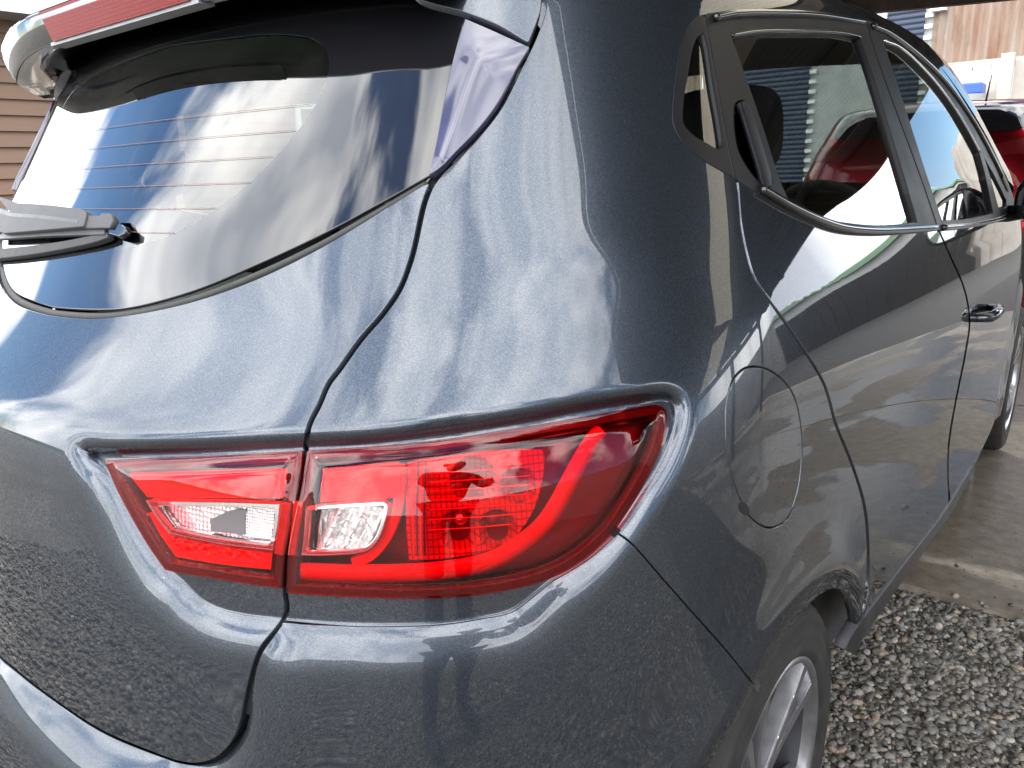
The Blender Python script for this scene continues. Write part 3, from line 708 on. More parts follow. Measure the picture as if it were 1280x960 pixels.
def lamp_red(name, colr, rough=0.25, ribs=0.0, coat=0.5):
    m, N, L, b = new_mat(name)
    b.inputs['Base Color'].default_value = (*colr,1); b.inputs['Roughness'].default_value = rough; b.inputs['Coat Weight'].default_value = coat
    b.inputs['Metallic'].default_value = 0.25
    tc = N.new('ShaderNodeTexCoord')
    if ribs > 0:
        br = N.new('ShaderNodeTexBrick'); br.inputs['Scale'].default_value = ribs; br.offset = 0.0; br.inputs['Mortar Size'].default_value = 0.06
        br.inputs['Color1'].default_value = (1,1,1,1); br.inputs['Color2'].default_value = (.7,.7,.7,1); br.inputs['Mortar'].default_value = (0,0,0,1)
        br.inputs['Brick Width'].default_value = 0.5; br.inputs['Row Height'].default_value = 0.5
        cx = N.new('ShaderNodeSeparateXYZ'); L.new(tc.outputs['Object'], cx.inputs[0]); cb = N.new('ShaderNodeCombineXYZ')
        ad = N.new('ShaderNodeMath'); ad.operation = 'ADD'; L.new(cx.outputs[0], ad.inputs[0]); L.new(cx.outputs[1], ad.inputs[1])
        L.new(ad.outputs[0], cb.inputs[0]); L.new(cx.outputs[2], cb.inputs[1]); L.new(cb.outputs[0], br.inputs['Vector'])
        bp = N.new('ShaderNodeBump'); bp.inputs['Strength'].default_value = 0.9; bp.inputs['Distance'].default_value = 0.003
        L.new(br.outputs['Color'], bp.inputs['Height']); L.new(bp.outputs[0], b.inputs['Normal'])
        mi = N.new('ShaderNodeMix'); mi.data_type = 'RGBA'; mi.inputs['A'].default_value = (*[c*.45 for c in colr],1); mi.inputs['B'].default_value = (*colr,1)
        L.new(br.outputs['Color'], mi.inputs['Factor']); L.new(mi.outputs['Result'], b.inputs['Base Color'])
    return m
M['lamp_bright'] = lamp_red('lamp_bright_red', (0.90,0.010,0.016), 0.25)
M['lamp_dark'] = lamp_red('lamp_dark_red', (0.15,0.004,0.007), 0.3)
M['lamp_rim'] = lamp_red('lamp_rim_red', (0.06,0.002,0.004), 0.35)
M['lamp_reflex'] = lamp_red('lamp_reflex_red', (0.92,0.014,0.020), 0.25, ribs=170)
M['lamp_bulb'] = lamp_red('lamp_ribbed_red', (0.90,0.012,0.018), 0.2, ribs=70)
M['lens_red'] = thin_glass('red_lens', (0.90,0.13,0.14), 0.9)
M['lens_clear'] = thin_glass('clear_lens', (0.93,0.94,0.93), 1.3)
def chrome_prism(name, scale):
    m, N, L, b = new_mat(name); b.inputs['Base Color'].default_value = (0.88,0.89,0.90,1); b.inputs['Metallic'].default_value = 0.55; b.inputs['Roughness'].default_value = 0.2
    tc = N.new('ShaderNodeTexCoord'); v = N.new('ShaderNodeTexVoronoi'); v.inputs['Scale'].default_value = scale; v.inputs['Randomness'].default_value = 0.25
    L.new(tc.outputs['Object'], v.inputs['Vector']); bp = N.new('ShaderNodeBump'); bp.inputs['Strength'].default_value = 0.8; bp.inputs['Distance'].default_value = 0.003
    L.new(v.outputs['Distance'], bp.inputs['Height']); L.new(bp.outputs[0], b.inputs['Normal']); return m
M['prism'] = chrome_prism('prismatic_chrome', 190); M['prism_fine'] = chrome_prism('fine_prismatic_chrome', 330)
def frosted(name, sc, base, rough=.3, metal=.35):
    m, N, L, b = new_mat(name); b.inputs['Base Color'].default_value = (*base,1); b.inputs['Metallic'].default_value = metal; b.inputs['Roughness'].default_value = rough; b.inputs['Coat Weight'].default_value = 1.0
    tc = N.new('ShaderNodeTexCoord'); n = N.new('ShaderNodeTexNoise'); n.inputs['Scale'].default_value = sc; n.inputs['Detail'].default_value = 2; n.inputs['Distortion'].default_value = 2.5; L.new(tc.outputs['Object'], n.inputs['Vector'])
    bp = N.new('ShaderNodeBump'); bp.inputs['Strength'].default_value = 1.0; bp.inputs['Distance'].default_value = .006; L.new(n.outputs['Fac'], bp.inputs['Height']); L.new(bp.outputs[0], b.inputs['Normal']); return m
M['prism_soft'] = frosted('frosted_clear_block', 45, (.80,.80,.79), .25, .6)
M['chrome'] = simple('bright_reflector', (0.80,0.80,0.80), 0.12, metal=1.0)
M['beige'] = simple('aged_clear_plastic_edge', (0.42,0.38,0.28), 0.4, noise=0.2, nscale=60)
brake = strip_on_spoiler('high_brake_lamp', -.185, .19, 3, .3, 5, .2, lamp_red('brake_lamp_red', (.34,.008,.012), .3, ribs=110), spoiler, .003)
strip_on_spoiler('lamp_surround', -.20, .205, 5, .25, 6, .5, M['lip_grey'], brake, .005)
strip_on_spoiler('lamp_surround', -.235, -.19, 3, .2, 6, .5, M['lip_grey'], brake, .004)
strip_on_spoiler('lamp_surround', .195, .24, 3, .2, 6, .5, M['lip_grey'], brake, .004)
# rear wiper: arm, connector, blade (lies towards the left of the glass)
M['wiper'] = simple('grey_wiper_plastic', (0.028,0.027,0.029), 0.62, noise=0.3, nscale=30, bump=0.2, bscale=300)
def fan(pts): return C(pts, 4)
wiper = panel('rear_wiper', loop(fan([(-230,256),(-100,250),(0,253),(50,256),(92,261),(106,265),(104,282)]), fan([(104,282),(60,286),(0,291),(-100,297),(-230,310)])), M['wiper'], car, 9.0, const(.020), depth=0.010)
panel('wiper_ridge', loop(fan([(-228,268),(-100,263),(0,266),(50,269),(97,275)]), fan([(97,279),(50,273),(0,270),(-100,268),(-228,273)])), M['black_plastic'], wiper, 5.0, const(.0205), depth=0.001)
panel('connector', loop([(102,269),(124,270),(126,267),(137,267),(141,275),(137,284),(102,284)]), M['wiper'], wiper, 4.0, const(.017), depth=0.008)
panel('blade_end', loop([(136,284),(141,281),(151,281),(156,285),(155,291),(148,294),(136,291)]), M['gloss_black'], wiper, 3.0, const(.013), depth=0.008)
panel('blade', loop(fan([(-230,318),(0,311),(70,303),(118,294),(134,291)]), fan([(134,296),(120,301),(75,311),(0,322),(-230,334)])), M['rubber'], wiper, 5.0, const(.010), depth=0.009)
panel('blade_spine', loop(fan([(-230,308),(0,293),(60,289),(130,287)]), fan([(130,292),(60,294),(0,298),(-230,314)])), M['black_plastic'], wiper, 5.0, const(.012), depth=0.006)

# ------------------------------------------------------------------ tail lamps
def lens_off(poly):
    return lambda q: -0.008+0.007*sstep(seg_dist(poly, q)[0]/26)
def ring(poly, d): return shrink(poly, d)
CW_IN = loop(C([(182,626),(240,627),(300,628),(350,630)],4), C([(350,630),(347,660),(341,688)],4), C([(341,688),(275,680),(211,667)],4), C([(211,667),(196,648),(182,626)],4))
CW_OUT = loop(C([(382,634),(400,632),(440,629),(478,627)],4), C([(478,627),(484,630),(483,645),(479,660),(471,677),(459,688),(440,692)],4), C([(440,692),(410,694),(377,694)],4), C([(377,694),(380,665),(382,634)],4))
tl = panel('tail_lamp', shrink(OUTER,4), M['lamp_dark'], car, 8.0, const(-.050), depth=0.0)
panel('lens', OUTER, M['lens_red'], tl, 6.0, lens_off(OUTER), depth=0.010, holes=[CW_OUT])
panel('clear_lens', CW_OUT, M['lens_clear'], tl, 6.0, lens_off(OUTER), depth=0.0)
def closed_strip(poly, d0, d1):
    return shrink(poly, d0), shrink(poly, d1)
o0, o1 = closed_strip(OUTER, 2, 10)
panel('bezel', o0, M['lamp_rim'], tl, 5.0, const(-.016), depth=0.030, holes=[o1])
o2, o3 = closed_strip(OUTER, 14, 17)
panel('bezel_groove', o2, M['gloss_black'], tl, 4.0, const(-.026), depth=0.010, holes=[o3])
# light guide: bright J that sweeps from the tip down and along the bottom
lg_c = C([(752,536),(741,549),(719,588),(697,630),(679,656),(654,678),(616,700),(554,713),(460,717),(374,714)])
wd = np.interp(np.linspace(0,1,len(lg_c)), [0,.1,.4,.7,1],[9,11,12,12,11])
def lg_off(q):
    d,_ = seg_dist(lg_c, q, False); return -0.030+0.010*np.sqrt(np.clip(1-(d/13)**2,0,1))
panel('light_guide', loop(shift(lg_c, wd), shift(lg_c, -wd)[::-1]), M['lamp_bright'], tl, 4.0, lg_off, depth=0.012)
bulb_poly = loop(C([(510,578),(563,566),(640,562),(678,563)],4), C([(678,563),(680,575),(675,610),(664,642),(645,668),(610,688),(554,698),(512,700)],4), C([(512,700),(508,640),(510,578)],4))
b1 = np.array([592.0,600.0]); b2 = np.array([574.0,662.0]); b3 = np.array([648.0,606.0]); b4 = np.array([622.0,662.0])
def bulb_off(q):
    o = np.full(len(q), -.034)
    for c, r_ in ((b1,30),(b2,27),(b3,24),(b4,26)):
        d = np.hypot(*(q-c).T); o = np.minimum(o, -.034-0.022*np.clip(1-(d/r_)**2,0,1))
    return o
comp = panel('reflector', bulb_poly, M['lamp_bulb'], tl, 3.5, bulb_off, depth=0.012)
for c, r_ in ((b1,7),(b2,8),(b4,7)):
    p = off_body(c[None], [-.048])[0]; n = grad(on_body(c[None]))[0]
    V, F_ = lathe([(0.0001,.016),(.004,.0155),(.0065,.012),(.0075,.006),(.0075,0)], 16, 'Z')
    rot = Vector(n).to_track_quat('Z','Y').to_matrix(); V = [tuple(Vector(p)+rot @ Vector(v)) for v in V]
    mesh_obj('bulb', V, F_, M['lamp_dark'] if r_ == 7 else M['chrome'], tl)
# ribs at the left border of the reflector
for x in (510,515,520,525):
    cv = C([(x+2,572),(x,640),(x+1,706)],5); Pp = off_body(cv, np.full(len(cv),-.024)); V, F_ = tube(Pp, .0011, 5); mesh_obj('rib', V, F_, M['lamp_dark'] if x % 2 else M['lamp_bright'], tl)
for y in (590,604,618,632,646,660,674):
    cv = C([(530,y),(600,y-4),(672-(max(0,y-630))*.6,y-8)],6); Pp = off_body(cv, np.full(len(cv),-.027)); V, F_ = tube(Pp, .0007, 4); mesh_obj('rib', V, F_, M['lamp_bright'], tl)
panel('reflex', loop([(404,586),(450,582),(498,577)], [(500,600),(492,621)], [(478,624),(440,625),(400,627)], [(402,606)]), M['lamp_reflex'], tl, 4.0, const(-.024), depth=0.010)
sweep_c = C([(500,580),(499,610),(492,650),(480,676),(462,696),(440,704)])
panel('light_guide', loop(shift(sweep_c,5), shift(sweep_c,-5)[::-1]), M['lamp_bright'], tl, 4.0, const(-.026), depth=0.010)
rev = panel('reverse_lamp', shrink(CW_OUT,3), M['chrome'], tl, 4.0, lambda q: -.030-0.012*np.exp(-(((q-[440,660])/[26,20])**2).sum(1)), depth=0.012)
panel('frame', CW_OUT, M['chrome'], rev, 3.5, const(-.017), depth=0.012, holes=[shrink(CW_OUT,4)])
panel('dark_end', loop([(381,636),(394,636),(390,660),(388,690),(376,692),(379,660)]), M['gloss_black'], rev, 3.5, const(-.022), depth=0.004)
panel('lens_block', loop(C([(402,637),(440,634),(474,632)],4), C([(476,640),(471,664),(460,680)],4), C([(450,685),(420,686),(396,687)],4)), M['prism_soft'], rev, 4.0, lambda q: -.021-0.004*np.sin(q[:,0]*.23+q[:,1]*.11), depth=0.006)
panel('lens_edge', loop([(367,628),(378,628),(372,660),(368,694),(360,694),(364,660)]), M['beige'], tl, 4.0, const(-.013), depth=0.006)

il = panel('tailgate_lamp', shrink(INNER,4), M['lamp_dark'], car, 8.0, const(-.046), depth=0.0)
panel('lens', INNER, M['lens_red'], il, 6.0, lens_off(INNER), depth=0.010, holes=[CW_IN])
panel('clear_lens', CW_IN, M['lens_clear'], il, 6.0, lens_off(INNER), depth=0.0)
i0, i1 = closed_strip(INNER, 2, 9)
panel('bezel', i0, M['lamp_rim'], il, 5.0, const(-.016), depth=0.026, holes=[i1])
i2, i3 = closed_strip(INNER, 11, 14)
panel('bezel_groove', i2, M['gloss_black'], il, 4.0, const(-.024), depth=0.010, holes=[i3])
panel('light_guide', loop(C([(160,592),(256,589),(358,586)],4), C([(358,586),(352,622)],4), C([(352,622),(300,622),(184,621)],4), C([(184,621),(160,592)],4)), M['lamp_bright'], il, 4.0, const(-.026), depth=0.010)
panel('light_guide', loop(C([(192,640),(206,660),(216,672)],4), C([(216,674),(275,684),(344,694)],4), C([(344,694),(340,712)],4), C([(340,712),(275,705),(220,696)],4), C([(220,696),(200,668),(186,642)],4)), M['lamp_bright'], il, 4.0, const(-.026), depth=0.010)
rv = panel('reverse_lamp', shrink(CW_IN,3), M['prism'], il, 4.0, const(-.030), depth=0.010)
panel('frame', CW_IN, M['chrome'], rv, 3.5, const(-.016), depth=0.012, holes=[shrink(CW_IN,5)])
panel('fine_prism', loop([(309,634),(343,635),(338,674),(306,670)]), M['prism_fine'], rv, 4.0, const(-.026), depth=0.004)
panel('bulb_shield', loop([(262,650),(285,640),(306,637),(306,668),(264,664)]), simple('smoked_grey_plastic',(.14,.14,.15),.35), rv, 4.0, const(-.025), depth=0.004)
panel('lens_edge', loop([(352,630),(362,630),(357,660),(352,694),(343,692),(348,660)]), M['beige'], il, 4.0, const(-.013), depth=0.006)
# the lamps of the far side: mirrored copies
def mirror_tree(o, parent):
    c = o.copy(); c.data = o.data.copy(); me = c.data
    co = np.empty(len(me.vertices)*3); me.vertices.foreach_get('co', co); co = co.reshape(-1,3)*[-1,1,1]; me.vertices.foreach_set('co', co.ravel()); me.flip_normals()
    col.objects.link(c); c.parent = parent
    for ch in list(o.children): mirror_tree(ch, c)
mirror_tree(tl, car); mirror_tree(il, car)
# ------------------------------------------------------------------ side windows and their frames
M['trim'] = simple('satin_black_trim', (0.008,0.008,0.010), 0.45, spec=0.25, noise=0.2, nscale=18, bump=0.08, bscale=700)
M['trim_gloss'] = simple('gloss_trim', (0.012,0.012,0.014), 0.16, coat=0.5)
seam_q = C([(881,20),(886,50),(892,83),(899,122),(906,162),(912,192),(919,222)])
seam_b = C([(1083,25),(1090,52),(1108,105),(1130,165),(1152,225),(1168,272),(1173,287)])
QG = loop(C([(879,40),(873,44),(867,56),(860,93),(854,133),(855,155),(867,169),(885,180),(899,188)],3), C([(899,188),(903,184),(901,160),(892,108),(884,56),(879,40)],3))
RG = loop(C([(914,45),(946,40),(992,39),(1050,41),(1075,46)],4), C([(1075,46),(1089,86),(1107,144),(1129,216),(1147,278)],4), C([(1147,278),(1100,282),(1054,278),(1021,271),(989,257)],4), C([(989,257),(974,223),(957,169),(935,104),(914,45)],4))
FG = loop(C([(1104,51),(1125,60),(1161,94),(1187,127),(1208,160),(1224,190)],4), C([(1224,190),(1232,220),(1242,267)],4), C([(1242,267),(1210,274),(1178,276)],4), C([(1178,276),(1160,224),(1130,130),(1104,51)],4))
TG = loop([(1230,196),(1243,219),(1258,250),(1258,258),(1249,263),(1239,225)])
dlo_bot = belt_body
qf = panel('quarter_window', loop(shift(dlo_left,0)[::1], shift(seam_q,1.0)[::-1] if shift(seam_q,1.0)[:,0].mean() < seam_q[:,0].mean() else shift(seam_q,-1.0)[::-1]), M['trim'], car, 5.0, const(.0012), depth=0.012, holes=[QG], mirror=None)
panel('pane', QG, M['glass_side'], qf, 7.0, const(-.004), depth=0.0)
sq = shift(seam_q,-1.2); sq = sq if sq[:,0].mean() > seam_q[:,0].mean() else shift(seam_q,1.2)
sb_l = shift(seam_b,.8); sb_r = shift(seam_b,-.8)
if sb_l[:,0].mean() > sb_r[:,0].mean(): sb_l, sb_r = sb_r, sb_l
dt1 = dlo_top[(dlo_top[:,0] > 884) & (dlo_top[:,0] < 1082)]; dt2 = dlo_top[dlo_top[:,0] > 1085]
bb1 = dlo_bot[dlo_bot[:,0] < 1172]; bb2t = dlo_bot[dlo_bot[:,0] > 1174]
HCUP = loop(C([(924,124),(919,128),(917,144),(922,187),(938,216),(956,234),(963,237)],3), C([(963,237),(966,228),(955,190),(938,140),(931,124),(924,124)],3))
rf = panel('window_frame', loop(sq[::-1], dt1, sb_l, bb1[::-1]), M['trim'], car, 5.0, const(.0015), depth=0.014, holes=[RG, HCUP])
panel('pane', RG, M['glass_side'], rf, 9.0, const(-.007), depth=0.0)
panel('handle_cup', HCUP, M['gloss_black'], rf, 4.0, lambda q: -.004-.016*sstep(seg_dist(HCUP,q)[0]/7), depth=0.0)
hb = C([(929,127),(934,140),(945,176),(954,206),(961,232)],4)
def hb_off(q): d,_ = seg_dist(hb,q,False); return -.002+.010*np.sqrt(np.clip(1-(d/8)**2,0,1))
hw = np.interp(np.linspace(0,1,len(hb)),[0,.12,.9,1],[4,6.2,6.4,4])
panel('rear_door_handle', loop(shift(hb,hw), shift(hb,-hw)[::-1]), M['trim'], rf, 2.5, hb_off, depth=0.006)
ff_ = panel('window_frame', loop(sb_r[::-1], dt2, bb2t[::-1]), M['trim'], car, 5.0, const(.0015), depth=0.014, holes=[FG, TG])
panel('pane', FG, M['glass_side'], ff_, 9.0, const(-.007), depth=0.0)
panel('corner_pane', TG, M['frit'], ff_, 5.0, const(-.004), depth=0.0)
for o in (qf, rf, ff_): mirror_tree(o, car)
# belt mouldings, rain rail over the windows
px_tube('belt_moulding', C([(948,238),(984,259),(1020,276),(1048,285),(1090,289),(1143,287),(1169,285)]), 0.0065, 0.004, M['trim_gloss'], rf, False)
px_tube('belt_moulding', C([(1176,285),(1208,282),(1243,275),(1262,268)]), 0.0065, 0.004, M['trim_gloss'], ff_, False)
px_tube('rain_rail', C([(890,24),(915,19),(964,18),(1018,20),(1078,29)]), 0.005, 0.004, M['trim_gloss'], rf, False)
px_tube('rain_rail', C([(1088,34),(1107,42),(1143,68),(1179,103),(1214,152),(1240,200),(1258,238)]), 0.006, 0.004, M['trim_gloss'], ff_, False)
px_tube('glass_channel', C([(914,45),(946,40),(992,39),(1050,41),(1075,46)]), 0.0025, 0.001, M['trim_gloss'], rf, False)
px_tube('glass_channel', C([(1104,51),(1125,60),(1161,94),(1187,127),(1208,160),(1224,190)]), 0.003, 0.001, M['chrome'], ff_, False)
sc_ = C([(1069,818),(1076,803),(1130,724),(1186,646),(1212,601),(1228,571),(1236,556)])
sw_ = np.interp(sc_[:,1],[556,646,803],[4,7,13]); su_ = shift(sc_, sw_); su2_ = shift(sc_, -sw_); su_ = su_ if su_[:,0].mean() < su2_[:,0].mean() else su2_
panel('sill_trim', loop(sc_, su_[::-1]), M['black_plastic'], car, 5.0, const(.004), depth=0.02, mirror='copy')
# front door handle: cup and bar
hp = on_body(np.array([[1228.,393.]]))[0]; print('front handle', hp.round(3))
for sx in (1,-1):
    V, F_ = tube([(sx*(hp[0]-.004),hp[1]-.10,hp[2]+.006),(sx*(hp[0]+.026),hp[1]-.075,hp[2]+.008),(sx*(hp[0]+.034),hp[1],hp[2]+.008),(sx*(hp[0]+.026),hp[1]+.075,hp[2]+.005),(sx*(hp[0]-.004),hp[1]+.10,hp[2]+.002)], [.009,.013,.014,.013,.009], 10)
    mesh_obj('front_door_handle', V, F_, M['paint'], car)
# door mirrors
def mirror_unit(sx):
    c = np.array([.975, 2.50, 1.02])
    bm = bmesh.new(); bmesh.ops.create_uvsphere(bm, u_segments=28, v_segments=18, radius=1.0)
    for v in bm.verts:
        x,y,z = v.co
        p = 2.6; s = (abs(x)**p+abs(z)**p)**(1/p)+1e-9; r_ = math.hypot(x,z); k = r_/s if s > 0 else 1
        x *= k; z *= k
        y = max(y, -0.25)
        v.co = Vector((sx*(c[0]+.125*x), c[1]+.085*y-.02*x, c[2]+.082*z+.012*x))
    if sx < 0: bmesh.ops.reverse_faces(bm, faces=bm.faces)
    o = bm_obj('door_mirror', bm, M['gloss_black'], car, True)
    V = []; n = 32
    for k in range(n):
        a = 2*math.pi*k/n; cx, sz = math.cos(a), math.sin(a); q = (abs(cx)**3+abs(sz)**3)**(-1/3)
        V.append((sx*(c[0]+.108*cx*q), c[1]-.0225-.02*cx*q, c[2]+.064*sz*q+.010*cx*q))
    mesh_obj('mirror_glass', V, [tuple(range(n)) if sx > 0 else tuple(range(n-1,-1,-1))], simple('mirror_silver',(.85,.87,.88),.02,metal=1.0), o, False)
    V, F_ = tube([(sx*.80,2.60,.955),(sx*.86,2.57,.965),(sx*.93,2.53,.985)], [.03,.024,.028], 10); mesh_obj('mirror_stalk', V, F_, M['gloss_black'], o)
mirror_unit(1); mirror_unit(-1)

# ------------------------------------------------------------------ roof, windscreen, bonnet, nose, underside
dtP = on_body(C([(884,13),(964,10),(1018,12),(1079,21),(1107,32),(1143,57),(1179,91),(1215,140),(1244,190),(1262,230)],6)); dtP = dtP[~np.isnan(dtP).any(1)]
ZC = 0.62
ang = np.arctan2(dtP[:,0], dtP[:,2]-ZC); o_ = np.argsort(dtP[:,1]); dy_, da_ = dtP[o_,1], ang[o_]
print('roof span y', dy_[[0,-1]].round(2), np.degrees(da_[[0,-1]]).round(1))
def phi_max(y):
    if y < dy_[0]: return float(da_[0])-0.012
    if y > dy_[-1]: return float(np.interp(y,[dy_[-1],3.1,3.5,3.85],[da_[-1],1.15,1.30,1.42]))-0.012
    return float(np.interp(y, dy_, da_))-0.012
def polar_sheet(name, y0, y1, ny, f0, f1, nphi, mat, off=0.0, parent=car, smooth=True):
    """sheet over the top of the car, f0..f1 as a share of the half-angle at each y"""
    Y = np.linspace(y0,y1,ny+1); P = []; 
    for y in Y:
        pm = phi_max(y)
        for k in range(nphi+1):
            a = pm*(f0+(f1-f0)*k/nphi); P.append((math.sin(a), y, math.cos(a)))
    D = np.array(P); o3 = np.stack([np.zeros(len(D)), D[:,1], np.full(len(D),ZC)],1); dd = D*[1,0,1]
    lo = np.full(len(D),.05); hi_ = np.full(len(D),1.3)
    for _ in range(40):
        m = (lo+hi_)/2; f = body(o3+m[:,None]*dd); ins = f < 0; lo = np.where(ins,m,lo); hi_ = np.where(ins,hi_,m)
    P = o3+((lo+hi_)/2)[:,None]*dd; n = grad(P, .004); P = P+n*off
    F_ = []
    for i in range(ny):
        for j in range(nphi):
            a = i*(nphi+1)+j; F_.append((a,a+1,a+nphi+2,a+nphi+1))
    return mesh_obj(name, P, F_, mat, parent, smooth, n)
def hx(y): return float(np.clip((y-.5)/.3,0,1))
polar_sheet('roof', .47, 2.12, 60, -1, 1, 60, M['paint'], -0.002)
M['windscreen'] = thin_glass('windscreen_glass', (0.80,0.84,0.82), 1.2)
polar_sheet('windscreen', 2.13, 3.02, 30, -.84, .84, 40, M['windscreen'], -0.003)
for a, b in ((-1,-.84),(.84,1)): polar_sheet('windscreen_pillar', 2.12, 3.02, 40, a, b, 8, M['paint'], -0.002)
polar_sheet('bonnet', 3.03, 3.85, 24, -1, 1, 40, M['paint'], -0.002)
V = []; F_ = []; nx, nz = 30, 18
for i in range(nx+1):
    for j in range(nz+1): V.append((-.80+1.6*i/nx, 0, .16+.66*j/nz))
P = np.array(V); lo = np.full(len(P),3.0); hi_ = np.full(len(P),4.6)
for _ in range(40):
    m_ = (lo+hi_)/2; P[:,1] = m_; f = body(P) < 0; lo = np.where(f,m_,lo); hi_ = np.where(f,hi_,m_)
F_ = [(i*(nz+1)+j,(i+1)*(nz+1)+j,(i+1)*(nz+1)+j+1,i*(nz+1)+j+1) for i in range(nx) for j in range(nz)]
mesh_obj('front_bumper', P, [f[::-1] for f in F_], M['paint'], car)
M['under'] = simple('underbody', (0.015,0.015,0.016), 0.85)
box_obj('underbody', (-.74,.12,.17), (.74,3.9,.20), M['under'], car)
box_obj('cabin_floor', (-.76,.30,.26), (.76,3.2,.30), M['under'], car)
# wheel wells
for ax in (RAX, FAX):
    for sx in (1,-1):
        V, F_ = lathe([(ARR+.004,.80),(ARR+.015,.60),(ARR+.01,.50),(.001,.49)], 40)
        keep = []
        V = [(sx*v[0], v[1]+ax, v[2]+ARZ) for v in V]
        for f in F_:
            if np.mean([V[i][2] for i in f]) > .16: keep.append(f)
        mesh_obj('wheel_well', V, keep, M['under'], car)
        # inner return of the arch lip
# wheels
M['tyre'] = simple('tyre_rubber', (0.022,0.021,0.020), 0.78, noise=0.45, nscale=25, bump=0.25, bscale=120)
M['alloy'] = simple('machined_alloy', (0.36,0.36,0.38), 0.3, metal=0.9, noise=0.12, nscale=50)
M['alloy_dark'] = simple('painted_alloy', (0.07,0.07,0.08), 0.35, metal=0.5)
M['disc'] = simple('brake_disc', (0.25,0.23,0.21), 0.45, metal=0.8)
TR = 0.292
def wheel(x, y, sx):
    w = empty('wheel', (x, y, TR-.004)); w.parent = car
    s = sx
    prof = [(.205,-.19),(.216,-.196),(.235,-.200),(.262,-.196),(.280,-.180),(.288,-.165),(.2915,-.12),(.292,-.095),(.2915,-.07),(.288,-.025),(.281,-.012),(.273,-.004),(.268,-.001),(.262,.002),(.258,-.0005),(.245,.003),(.235,.003),(.224,.0005),(.221,.003),(.217,.002),(.209,-.004),(.205,-.010)]
    V, F_ = lathe([(r_, h*s) for r_,h in prof], 96); t = mesh_obj('tyre', V, F_ if s < 0 else [f[::-1] for f in F_], M['tyre'], w)
    # tread grooves as thin blocks across the tread
    V, F_ = lathe([(r_, h*s) for r_,h in [(.206,-.012),(.209,-.006),(.208,-.002),(.204,-.0005),(.199,-.002),(.196,-.010),(.194,-.02)]], 72)
    r = mesh_obj('rim', V, F_ if s < 0 else [f[::-1] for f in F_], M['alloy'], w)
    V, F_ = lathe([(r_, h*s) for r_,h in [(.1945,-.02),(.188,-.06),(.185,-.10),(.03,-.10)]], 48); mesh_obj('rim_well', V, F_, M['alloy_dark'], w)
    V, F_ = lathe([(r_, h*s) for r_,h in [(.13,-.085),(.13,-.075),(.05,-.075)]], 48); mesh_obj('brake_disc', V, F_, M['disc'], w)
    V, F_ = lathe([(r_, h*s) for r_,h in [(.045,-.10),(.042,-.022),(.034,-.014),(.001,-.012)]], 32); mesh_obj('hub', V, F_, M['alloy_dark'], w)
    for k in range(5):
        a0 = math.pi/2+0.30+2*math.pi*k/5
        for off in (-.19,.19):
            bm = bmesh.new(); pts = []
            for rr, hw_, hz in ((.03,.018,-.020),(.09,.020,-.016),(.15,.021,-.010),(.198,.027,-.006)):
                aa = a0+off*(0.35+0.65*rr/.198)
                for q in (-1,1):
                    for h in (hz, hz-.026):
                        dirv = np.array([math.cos(aa), math.sin(aa)]); per = np.array([-dirv[1], dirv[0]])
                        wid = hw_ if h == hz else hw_*1.25
                        yy, zz = dirv*rr+per*q*wid*0.46
                        pts.append(bm.verts.new((h*s, yy, zz)))
            for i in range(3):
                b0 = i*4; b1 = b0+4
                for u,v in ((0,2),(2,3),(3,1),(1,0)): bm.faces.new((pts[b0+u],pts[b0+v],pts[b1+v],pts[b1+u]))
            bm.faces.new((pts[0],pts[1],pts[3],pts[2])); bm.faces.new((pts[12],pts[14],pts[15],pts[13]))
            bmesh.ops.recalc_face_normals(bm, faces=bm.faces); bmesh.ops.bevel(bm, geom=list(bm.edges), offset=.0022, segments=2, affect='EDGES')
            bm_obj('spoke', bm, M['alloy'], w, False)
for ax in (RAX, FAX):
    for sx in (1,-1): wheel(sx*(.836 if ax == RAX else .872), ax, sx)
# ------------------------------------------------------------------ cabin
M['cloth'] = simple('charcoal_seat_cloth', (0.03,0.03,0.033), 0.9, noise=0.2, nscale=80, bump=0.3, bscale=400)
M['headliner'] = simple('pale_headliner', (0.42,0.43,0.41), 0.9, noise=0.08, nscale=40)
M['cabin'] = simple('dark_cabin_plastic', (0.035,0.036,0.038), 0.6, noise=0.15, nscale=30)
def cushion(name, lo, hi, mat, rx=0.0, bev=0.04, parent=car):
    bm = bmesh.new(); add_box(bm, lo, hi); bmesh.ops.subdivide_edges(bm, edges=bm.edges, cuts=3, use_grid_fill=True)
    c = Vector([(lo[i]+hi[i])/2 for i in range(3)]); h = Vector([(hi[i]-lo[i])/2 for i in range(3)])
    for v in bm.verts:
        q = v.co-c; u = Vector((q[i]/h[i] for i in range(3))); n = (abs(u.x)**5+abs(u.y)**5+abs(u.z)**5)**(1/5); m_ = max(abs(u.x),abs(u.y),abs(u.z))
        v.co = c+Vector((q[i]*m_/n for i in range(3)))
    bmesh.ops.rotate(bm, cent=Vector((c.x,c.y,lo[2])), matrix=Matrix.Rotation(rx,3,'X'), verts=bm.verts)
    o = bm_obj(name, bm, mat, parent, True); md = o.modifiers.new('s','SUBSURF'); md.levels = 1; md.render_levels = 1; return o
cushion('rear_seat_back', (-.62,.86,.42), (.62,1.00,.96), M['cloth'], R(14))
cushion('rear_seat_cushion', (-.62,1.00,.34), (.62,1.50,.50), M['cloth'])
for x in (-.36,0,.36): cushion('rear_headrest', (x-.13,.74,.93), (x+.13,.85,1.09), M['cloth'], R(8))
